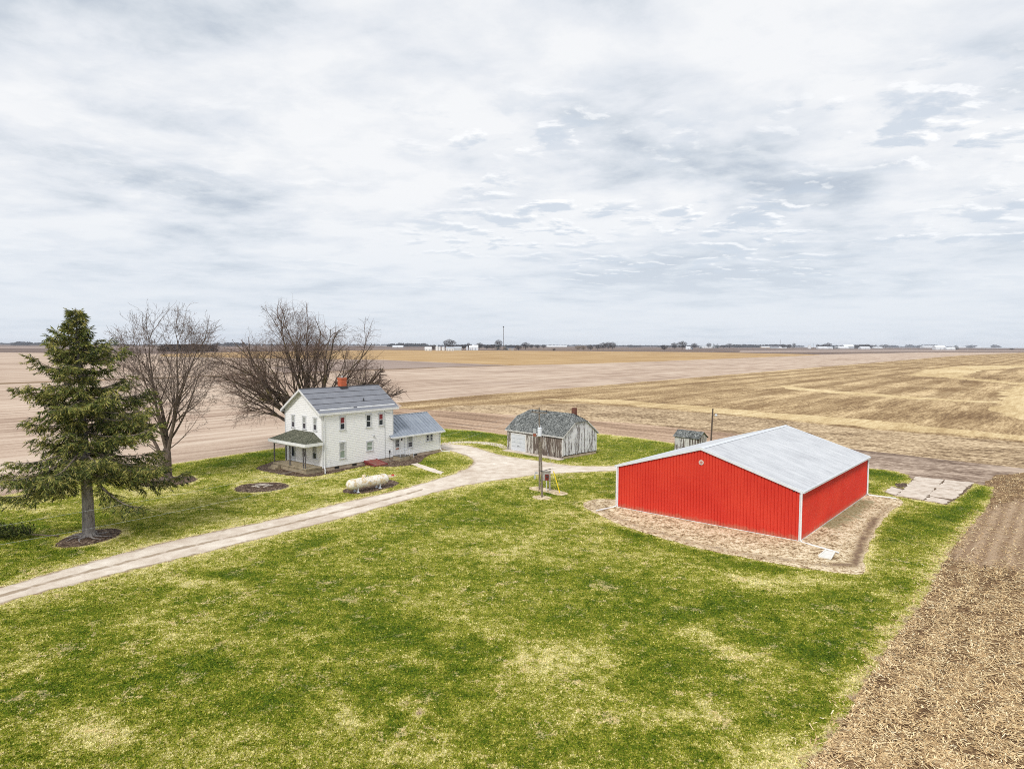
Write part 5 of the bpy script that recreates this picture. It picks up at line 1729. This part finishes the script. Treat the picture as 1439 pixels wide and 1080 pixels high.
# ------------------------------------------------------------------ distant things
def far_bare(name, seed, mat):
    r_ = random.Random(seed)
    root = empty(name, (0, 0, -500))
    m = MB(); m.tube([(0, 0, 0), (0, 0, .32)], [.03, .022], 6); m.build('trunk', mat, root)
    m = MB()
    for k in range(9):
        a = r_.uniform(0, 6.28); el = r_.uniform(.5, 1.4); d = Vector((math.cos(a) * math.cos(el), math.sin(a) * math.cos(el), math.sin(el)))
        m.tube([(0, 0, .2), tuple(Vector((0, 0, .2)) + d * .6)], [.02, .006], 3)
    V = []
    for k in range(900):
        while True:
            p = Vector((r_.uniform(-.5, .5), r_.uniform(-.5, .5), r_.uniform(-.5, .5)))
            if p.length < .5 * (1 + .12 * math.sin(5 * math.atan2(p.z, p.x + p.y))) and p.length > .12 * r_.random(): break
        p = Vector((p.x, p.y, p.z * .78 + .58)); d = (p - Vector((0, 0, .25))).normalized() + Vector((r_.gauss(0, .3), r_.gauss(0, .3), r_.gauss(0, .3)))
        s = d.cross(Vector((r_.gauss(0, 1), r_.gauss(0, 1), r_.gauss(0, 1)))).normalized() * .011
        m.quad(p - d * .04 - s, p - d * .04 + s, p + d * .07)
    m.build('crown', mat, root)
    return root


def far_spruce(name, seed):
    r_ = random.Random(seed); root = empty(name, (0, 0, -500))
    m = MB(); m.tube([(0, 0, 0), (0, 0, .2)], [.03, .03], 6); m.build('trunk', M['darkwood'], root)
    m = MB()
    for k in range(700):
        z = .08 + .92 * (1 - math.sqrt(r_.random())); rr2 = .34 * (1 - z) ** .8 + .01; a = r_.uniform(0, 6.28); q = rr2 * math.sqrt(r_.random())
        p = Vector((q * math.cos(a), q * math.sin(a), z)); d = Vector((math.cos(a) * .06, math.sin(a) * .06, -.025)); s = Vector((-math.sin(a), math.cos(a), 0)) * .02
        m.quad(p - s, p + s, p + d)
    m.build('crown', M['farever'], root)
    return root


protos = dict(bare=[far_bare('bare_tree', 1, M['faroak']), far_bare('bare_tree', 2, M['faroak']), far_bare('bare_tree', 5, M['faroak'])], tan=[far_bare('bare_tree', 3, M['fartan'])], ever=[far_spruce('evergreen_tree', 4)])


def far_tree(kind, px, base, wpx, hpx, label, group='trees on the far farmsteads', k=0):
    c = g(px, base); f = c.y / FPX
    o = copy_tree(protos[kind][k % len(protos[kind])])
    o.name = 'evergreen_tree' if kind == 'ever' else 'bare_tree'
    c.z = -.12
    o.location = c; w = wpx * f * 1.2; hh = hpx * f * 1.25
    if kind == 'ever': o.scale = (w / .66, w / .66, hh)
    else: o.scale = (w, w, hh)
    o.rotation_euler = (0, 0, px * 1.7)
    return tag(o, label, 'tree', group)


FT = [('bare', 609.5, 492.2, 6, 7, 'bare bush tree right of the first white shed of the far farm'), ('bare', 632, 491.5, 15.5, 12.5, 'largest round bare tree above the long sheds of the far farm'),
      ('bare', 651, 491, 8, 5.5, 'low bare tree between the long shed and the far white house'), ('bare', 658.5, 490.5, 5, 7.5, 'small upright bare tree left of the far white house'),
      ('bare', 674, 490.8, 8, 8, 'round bare tree right of the far white barn'), ('bare', 684, 491, 8, 5.5, 'left one of two low bare trees left of the mast'), ('bare', 691.5, 491, 8, 6, 'right one of two low bare trees left of the mast'),
      ('bare', 700.5, 491, 9.5, 11.5, 'tall bare tree just left of the mast'), ('ever', 699.5, 491.6, 10, 6.5, 'dark green evergreen left of the mast foot'), ('ever', 710, 491.6, 6.5, 6, 'dark green evergreen right of the mast foot'),
      ('bare', 728.5, 492.3, 9, 6.5, 'dark bare tree right of the low tan building'), ('bare', 738.5, 491, 10, 8.5, 'taller bare tree second right of the low tan building'), ('bare', 746.5, 489.8, 6, 5, 'first small tree of the row right of the mast'),
      ('bare', 755, 489.8, 7, 4.5, 'middle small tree of the row right of the mast'), ('bare', 764, 489.6, 6, 4.5, 'last small tree of the row right of the mast'), ('bare', 778.5, 493.4, 4, 3.5, 'lone little dark bush at the golden field edge'),
      ('tan', 812, 492, 8, 5.5, 'left tan leafed tree of the far grove'), ('tan', 820, 492, 8, 6, 'right tan leafed tree of the far grove'), ('bare', 829.5, 492, 9, 6.5, 'low brown tree between the tan and the dark grove'),
      ('bare', 840, 491.4, 9, 6.5, 'leftmost dark tree of the dark grove'), ('bare', 847.5, 491.4, 9, 8.5, 'second dark tree of the dark grove'), ('bare', 854.5, 491.2, 9, 9, 'third and tallest tree of the dark grove'), ('bare', 861, 491.2, 8, 9, 'rightmost tree of the dark grove'),
      ('bare', 933.3, 492.6, 8, 7, 'round reddish bush standing alone at the brown field edge'), ('bare', 947.5, 490.8, 7.5, 8, 'narrow bare tree left of the biggest tree near the white shed'), ('bare', 958.5, 491, 11.5, 10, 'big round bare tree left of the small white shed'),
      ('bare', 975.5, 489.8, 7, 6.5, 'bare tree right of the small white shed'), ('ever', 985, 489.4, 5, 3, 'small dark shrub right of the small white shed'), ('bare', 996, 489, 6, 6, 'bare tree above the flat white building'),
      ('ever', 1003, 489.4, 4.5, 6, 'left blue green evergreen beside the flat white building'), ('ever', 1008, 489.4, 4.5, 6.2, 'right blue green evergreen beside the flat white building'), ('bare', 1017, 489.2, 9, 4, 'low bare tree right of the evergreens'),
      ('bare', 1025.5, 489.2, 9, 5.5, 'darker bare tree further right of the evergreens'), ('bare', 1039, 488.6, 6, 4, 'small far tree beyond the evergreens'), ('bare', 1101, 489.4, 7, 5, 'dark tree right of the thin distant antenna'),
      ('bare', 1109, 489.6, 7, 5, 'bare tree second right of the thin distant antenna'), ('bare', 1115.5, 489.6, 4, 6.5, 'slim tree right of the thin distant antenna'), ('bare', 1149, 489.8, 4, 5.5, 'slim bare tree right of the grey grain bin'),
      ('bare', 1157, 489.6, 8, 5, 'left tree of the pair above the white sheds'), ('bare', 1163.5, 489.6, 8, 6.8, 'right rounder tree of the pair above the white sheds'), ('ever', 1171, 490, 5, 4, 'left dark evergreen of the middle farm'),
      ('ever', 1176, 490, 5.5, 4.8, 'right dark evergreen of the middle farm'), ('bare', 1203, 489.6, 9, 4.5, 'left dark tree by the white cottage'), ('bare', 1211, 489.6, 9, 5, 'middle dark tree by the white cottage'), ('bare', 1218.5, 490, 8, 5.5, 'right dark tree by the white cottage'),
      ('bare', 1239, 489, 6, 4, 'left one of two trees standing alone right of the cottage'), ('bare', 1244.5, 489, 6, 4.5, 'right one of two trees standing alone right of the cottage'), ('ever', 1327.5, 491.2, 4, 5, 'dark evergreen between the two white buildings near the right edge'),
      ('ever', 1343.5, 491.4, 9, 6, 'broad dark evergreen right of the low white shed'), ('bare', 1365, 488.6, 11, 3.5, 'low tree clump on the right horizon'), ('bare', 1397.5, 488, 7, 3, 'small far tree clump near the right edge'), ('bare', 1422, 491.6, 5, 2, 'little dark bush in the field near the right edge')]
for k, a in enumerate(FT): far_tree(*a[:5], a[5], k=k)
for kk in protos.values():
    for o in kk:
        for ch in list(o.children): bpy.data.objects.remove(ch)
        bpy.data.objects.remove(o)


def far_building(px0, px1, base, hpx, wall, roofm, label, name='farm_shed', cat='building', ratio=.55, yaw=None, doors=1):
    a, b = g(px0, base), g(px1, base); f = a.y / FPX
    w = (b - a).length; hh = hpx * f * 1.3; dpt = max(10, w * ratio)
    o = empty(name, a.lerp(b, .5) + Vector((0, dpt / 2, -.12)), 0 if yaw is None else yaw, label, cat, 'buildings of the far farmsteads')
    m = MB(); m.box(-w / 2, -dpt / 2, 0, w / 2, dpt / 2, hh * .6)
    for x in (-w / 2, w / 2): m.quad((x, -dpt / 2, hh * .6), (x, dpt / 2, hh * .6), (x, 0, hh))
    m.build('wall', wall, o)
    m = MB()
    for s in (-1, 1):
        q = [(-w / 2 - .5, s * (dpt / 2 + .4), hh * .6 - .1), (w / 2 + .5, s * (dpt / 2 + .4), hh * .6 - .1), (w / 2 + .5, 0, hh + .1), (-w / 2 - .5, 0, hh + .1)]
        if s > 0: q = q[::-1]
        m.slab(q, .2)
    m.build('roof', roofm, o)
    for k in range(doors):
        x = -w / 2 + w * (k + .5) / doors
        m = MB(); m.box(x - min(2, w * .12), -dpt / 2 - .05, 0, x + min(2, w * .12), -dpt / 2 - .01, hh * .42); m.build('door', M['fargrey'], o)
    return o


def far_bin(px, base, wpx, hpx, label):
    c = g(px, base); f = c.y / FPX; r_ = wpx * f / 2; hh = hpx * f * 1.2
    o = empty('grain_bin', c + Vector((0, r_, -.12)), 0, label, 'grain bin', 'grain bins of the far farmsteads')
    m = MB(); m.lathe([(r_, 0), (r_, hh * .74)], (0, 0), 24)
    for k in range(6): m.lathe([(r_ + .02, hh * .12 * (k + .5)), (r_ + .12, hh * .12 * (k + .5) + .1), (r_ + .02, hh * .12 * (k + .5) + .2)], (0, 0), 24)
    m.build('wall', M['farwhite'], o, True)
    m = MB(); m.lathe([(r_ + .15, hh * .74), (r_ * .15, hh), (0, hh)], (0, 0), 24); m.build('roof', M['fargrey'], o, True)
    return o


W1, G1, D1, T1_ = M['farwhite'], M['fargrey'], M['fardark'], M['fartanwall']
far_building(597, 606, 492.6, 4.0, W1, W1, 'leftmost low white shed of the far farm', doors=2)
far_building(553, 564.5, 488.2, 2.2, W1, W1, 'pale shed on the horizon left of the far farm', doors=1)
far_bin(614, 492.6, 4.2, 6.6, 'tallest white grain bin of the far farm')
far_bin(617.6, 492.6, 3.2, 5.4, 'smaller bin touching the tallest grain bin')
far_bin(622.8, 492.6, 4.4, 5.2, 'separate white grain bin left of the long shed')
far_building(627, 637.5, 492.7, 4.2, W1, G1, 'long white shed under the largest round tree', doors=3)
far_building(638, 648, 492.4, 4.2, G1, G1, 'grey shed right of the long white shed', doors=2)
far_bin(656.4, 491.6, 2.6, 4.8, 'grey bin left of the far white house')
far_building(659.5, 663.5, 491.6, 5.0, W1, W1, 'narrow white house of the far farm', 'distant_house', 'house', doors=1)
far_building(664.5, 671.5, 491.8, 5.6, W1, W1, 'white barn beside the narrow white house', 'distant_barn', 'barn', doors=1)
far_building(712, 722, 491.6, 2.8, T1_, D1, 'low tan building right of the mast', doors=2)
far_building(776, 789, 487.4, 1.8, W1, W1, 'pale blue-white building far off above the brown field', doors=1)
far_building(965, 969.5, 490.8, 3.0, W1, W1, 'small white shed right of the biggest round tree', doors=1)
far_building(970, 973.5, 490.8, 2.4, D1, D1, 'small dark shed touching the small white shed', doors=1)
far_building(990, 1000, 488.8, 2.8, W1, G1, 'flat white building left of the blue green evergreens', doors=2)
far_building(1073, 1079, 489.2, 2.2, T1_, W1, 'tan shed left of the thin distant antenna', doors=1)
far_building(1087, 1095, 489.2, 2.6, G1, D1, 'grey building just left of the thin distant antenna', doors=2)
far_building(1098, 1103, 489.4, 1.8, W1, W1, 'white shed right of the thin distant antenna', doors=1)
far_bin(1138.5, 489.8, 4.6, 5.0, 'grey-blue grain bin in the middle distance right')
far_building(1153, 1160, 490, 2.4, W1, W1, 'white shed under the tree pair right of the grain bin', doors=1)
far_building(1162, 1168, 490, 2.6, W1, G1, 'white shed left of the dark evergreens of the middle farm', doors=1)
far_building(1180, 1188.5, 489.8, 2.6, W1, W1, 'pale long building right of the dark evergreens', doors=2)
far_building(1190, 1197, 489.8, 4.4, G1, W1, 'taller pale grey building right of the long pale building', doors=1)
far_building(1213, 1220, 490.2, 2.6, W1, W1, 'white cottage between the dark trees', 'distant_house', 'house', doors=1)
far_building(1232, 1237, 489.4, 1.6, W1, W1, 'little white shed left of the two lone trees', doors=1)
far_building(1304, 1308, 488.6, 2.2, W1, W1, 'tiny white building in front of the far right tree line', doors=1)
far_building(1318, 1326, 491.3, 4.6, W1, W1, 'white house near the right edge of the horizon', 'distant_house', 'house', doors=1)
far_building(1333, 1340, 491.4, 2.8, W1, W1, 'low white shed left of the broad evergreen', doors=1)
far_building(1361, 1368, 488.6, 1.4, W1, W1, 'faint white roof under the low clump on the right horizon', doors=1)

# masts
def mast(px, base, hpx, r, label, head=True):
    c = g(px, base); f = c.y / FPX; hh = hpx * f
    o = empty('radio_mast', c, 0, label, 'mast')
    m = MB()
    for a in (0, 2.09, 4.19): m.tube([(r * math.cos(a), r * math.sin(a), 0), (r * .8 * math.cos(a), r * .8 * math.sin(a), hh)], r * .28, 5)
    k = 0
    while k < hh - 3:
        for a in (0, 2.09, 4.19): m.tube([(r * .9 * math.cos(a), r * .9 * math.sin(a), k), (r * .9 * math.cos(a + 2.09), r * .9 * math.sin(a + 2.09), k + 3)], r * .15, 3)
        k += 3
    m.build('lattice', M['darkwood'], o)
    if head:
        m = MB(); m.lathe([(r * .4, hh - 2), (r * 2.2, hh - 1.6), (r * 2.2, hh + .6), (r * .4, hh + 1)], (0, 0), 12); m.build('antenna', M['iron'], o)
    return o


mast(707.4, 491.8, 33, 1.0, 'tall dark radio mast on the horizon above the far farm')
mast(1096.6, 488.9, 12, .9, 'thin distant antenna on the right horizon', False)
mast(1143.2, 489.8, 7.3, .5, 'short thin antenna right of the grey grain bin', False)


# treelines: masses nobody could count
def treeline(segs, seed, mat, label, n_per=38):
    r_ = np.random.default_rng(seed); Vs = []
    for px0, px1, base, hpx, dens in segs:
        k = int((px1 - px0) * dens * 1.8)
        for i in range(k):
            px = r_.uniform(px0, px1); c = g(px, base); f = c.y / FPX
            hh = hpx * f * r_.uniform(.55, 1.5); w = hh * r_.uniform(.5, 1.0)
            P = r_.normal(0, .42, (n_per, 3)); P = np.clip(P, -1, 1) * [w, w, hh * .5] + [c.x, c.y + r_.uniform(-40, 40), hh * .5]
            D = r_.normal(0, 1, (n_per, 3, 3)) * (w * .28)
            T_ = P[:, None, :] + D; T_[:, :, 2] = np.clip(T_[:, :, 2], -.1, hh * 1.15)
            Vs.append(T_.reshape(-1, 3))
    o = np_mesh('distant_treeline', np.concatenate(Vs), 3, mat)
    return tag(o, label, 'trees', kind='stuff')


treeline([(-60, 5, 484.1, 1.8, 2.5), (0, 100, 484.3, 1.5, 1.5), (19, 42, 484.9, 3.2, 2.5), (40, 90, 484.8, 2.4, 1.2)], 1, M['farline'], 'blue far-off woods on the left horizon')
treeline([(100, 600, 485.5, 1.6, .9), (300, 345, 486.0, 3.0, 1.4), (545, 596, 486.9, 2.6, 1.8), (560, 600, 486.6, 3.0, 1.2)], 2, M['farline'], 'thin dark tree line on the horizon behind the house')
treeline([(600, 870, 486.6, 1.6, 1.2), (640, 700, 487.4, 2.4, 1.4), (712, 724, 488, 2.4, 1.5), (864, 932, 487.2, 1.6, 1.8), (884, 900, 487.6, 2.0, 1.5)], 3, M['farline'], 'faint tree line on the horizon beyond the mast')
treeline([(925, 1130, 487.6, 1.8, 1.6), (1030, 1100, 488.2, 2.8, 1.5), (1080, 1105, 488.6, 3.0, 1.8), (1150, 1230, 488.3, 2.4, 1.5), (1195, 1222, 489.0, 2.8, 1.5)], 4, M['farline'], 'bluish tree line on the horizon above the barn')
treeline([(1225, 1520, 487.9, 1.3, 1.0), (1248, 1260, 488.2, 2.4, 1.6), (1273, 1285, 488.2, 2.8, 1.5), (1290, 1316, 488.5, 2.8, 2.0), (1360, 1372, 488.6, 2.2, 1.5), (1395, 1405, 488.3, 2.8, 1.5)], 5, M['farline'], 'scattered far tree clumps on the right horizon')
treeline([(238, 292, 493.6, 6.0, 3.2)], 6, M['faroak'], 'low dark wood behind the tall bare tree', 60)

# ------------------------------------------------------------------ sky, sun, haze
SUN_AZ, SUN_EL = R(201), R(46)    # bearing the light comes from, clockwise from +Y
sd = Vector((math.sin(SUN_AZ) * math.cos(SUN_EL), math.cos(SUN_AZ) * math.cos(SUN_EL), math.sin(SUN_EL)))
w = bpy.data.worlds.new('World'); sc.world = w; w.use_nodes = True
nt = w.node_tree; nt.nodes.clear()


class WT(NT):
    def __init__(s, t):
        s.t = t; s.n = t.nodes; s._c = None


t = WT(nt)
tc = nt.nodes.new('ShaderNodeTexCoord'); dirv = tc.outputs['Generated']
x, y, z = t.sep(dirv)
zz = t.math('MAXIMUM', t.math('ADD', z, .10), .10)
cmb = nt.nodes.new('ShaderNodeCombineXYZ')
nt.links.new(t.math('DIVIDE', x, zz), cmb.inputs[0]); nt.links.new(t.math('DIVIDE', y, zz), cmb.inputs[1])
pl = cmb.outputs[0]
sky = nt.nodes.new('ShaderNodeTexSky'); sky.sky_type = 'NISHITA'; sky.sun_disc = False; sky.sun_elevation = SUN_EL; sky.sun_rotation = SUN_AZ
sky.air_density = 1.0; sky.dust_density = 2.0
b1 = nt.nodes.new('ShaderNodeBackground'); b1.inputs[1].default_value = .12; nt.links.new(sky.outputs[0], b1.inputs[0])
# cloud deck seen in perspective
big = t.noise(.55, 4, .5, vec=t.map((1, 1, 1), vec=pl, loc=(3.1, 1.7, 0)), dist=.4)
med = t.noise(1.0, 6, .60, vec=t.map((2.2, 2.3, 1), rot=.35, vec=pl, loc=(.4, 5.2, 0)), dist=.15)
puf = t.noise(1.0, 6, .58, vec=t.map((4.3, 5.4, 1), rot=-.12, vec=pl, loc=(7.7, 2.1, 0)), dist=.25)
puf2 = t.noise(1.0, 6, .58, vec=t.map((4.3, 5.4, 1), rot=-.12, vec=pl, loc=(7.7, 2.40, 0)), dist=.25)
base = t.math('MULTIPLY_ADD', big, .85, t.math('MULTIPLY', med, .62))
base = t.math('SUBTRACT', base, .225)
cc = t.ramp(base, [(.34, (.47, .525, .60)), (.41, (.60, .645, .70)), (.48, (.71, .74, .785)), (.60, (.83, .84, .855))])
# little puffs: grey underside next to a bright rim, only in part of the sky
az_ = t.math('ARCTAN2', x, y)
g1 = t.rng(t.noise(.9, 3, .5, vec=t.map((1, 1, 1), vec=pl, loc=(1.3, 9.1, 0))), .40, .56)
gate = t.math('MULTIPLY', t.math('MULTIPLY', t.rng(z, .05, .12), t.rng(z, .42, .26)), t.math('MULTIPLY', g1, t.rng(az_, -.35, .05, .25, 1.0)))
dark = t.math('MULTIPLY', t.rng(puf, .50, .61), gate)
rim = t.math('MULTIPLY', t.math('MULTIPLY', t.rng(puf2, .51, .58), t.rng(puf, .54, .48)), gate)
cc = t.mix(t.math('MULTIPLY', dark, .72), cc, (.52, .59, .68))
cc = t.mix(t.math('MULTIPLY', rim, .75), cc, (.95, .955, .96))
hz = t.rng(z, .24, .0)
cc = t.mix(t.math('MULTIPLY', hz, .80), cc, (.665, .72, .79))
b2 = nt.nodes.new('ShaderNodeBackground'); b2.inputs[1].default_value = 1.0; nt.links.new(cc, b2.inputs[0])
mx = nt.nodes.new('ShaderNodeMixShader'); mx.inputs[0].default_value = .97
nt.links.new(b1.outputs[0], mx.inputs[1]); nt.links.new(b2.outputs[0], mx.inputs[2])
wo = nt.nodes.new('ShaderNodeOutputWorld'); nt.links.new(mx.outputs[0], wo.inputs[0])

sl = bpy.data.lights.new('sun', 'SUN'); sl.energy = 2.2; sl.angle = R(11); sl.color = (1, .965, .91)
so = bpy.data.objects.new('sun', sl); COL.objects.link(so)
so.rotation_euler = (-sd).to_track_quat('-Z', 'Y').to_euler(); so.location = (0, 0, 60)

HAZE = True
if HAZE:
    m = MB().box(-15900, -290, -1.2, 15900, 15900, 95)
    hm = bpy.data.materials.new('haze_air'); hm.use_nodes = True; hn_ = hm.node_tree; hn_.nodes.clear()
    pv = hn_.nodes.new('ShaderNodeVolumePrincipled'); pv.inputs['Color'].default_value = (.80, .88, 1.0, 1); pv.inputs['Density'].default_value = 3.2e-5; pv.inputs['Anisotropy'].default_value = .0
    ho = hn_.nodes.new('ShaderNodeOutputMaterial'); hn_.links.new(pv.outputs[0], ho.inputs['Volume'])
    o = m.build('haze', hm); tag(o, 'thin bluish air over the far fields', 'haze', kind='stuff'); o.display_type = 'WIRE'

# ------------------------------------------------------------------ camera
cam = bpy.data.cameras.new('camera'); co_ = bpy.data.objects.new('camera', cam); COL.objects.link(co_)
cam.sensor_fit = 'HORIZONTAL'; cam.sensor_width = 36; cam.lens = FPX / 1439 * 36; cam.clip_end = 60000; cam.clip_start = .1
M3 = Matrix((CX, CY, -FW)).transposed()
co_.matrix_world = Matrix.Translation((0, 0, CH)) @ M3.to_4x4()
sc.camera = co_
sc.view_settings.view_transform = 'Standard'; sc.view_settings.look = 'None'; sc.view_settings.exposure = .18; sc.view_settings.gamma = 1
sc.cycles.use_denoising = False; sc.cycles.use_adaptive_sampling = False; sc.cycles.max_bounces = 5; sc.cycles.diffuse_bounces = 3; sc.cycles.volume_bounces = 1; sc.cycles.filter_width = 1.0
sc.render.image_settings.color_mode = 'RGB'
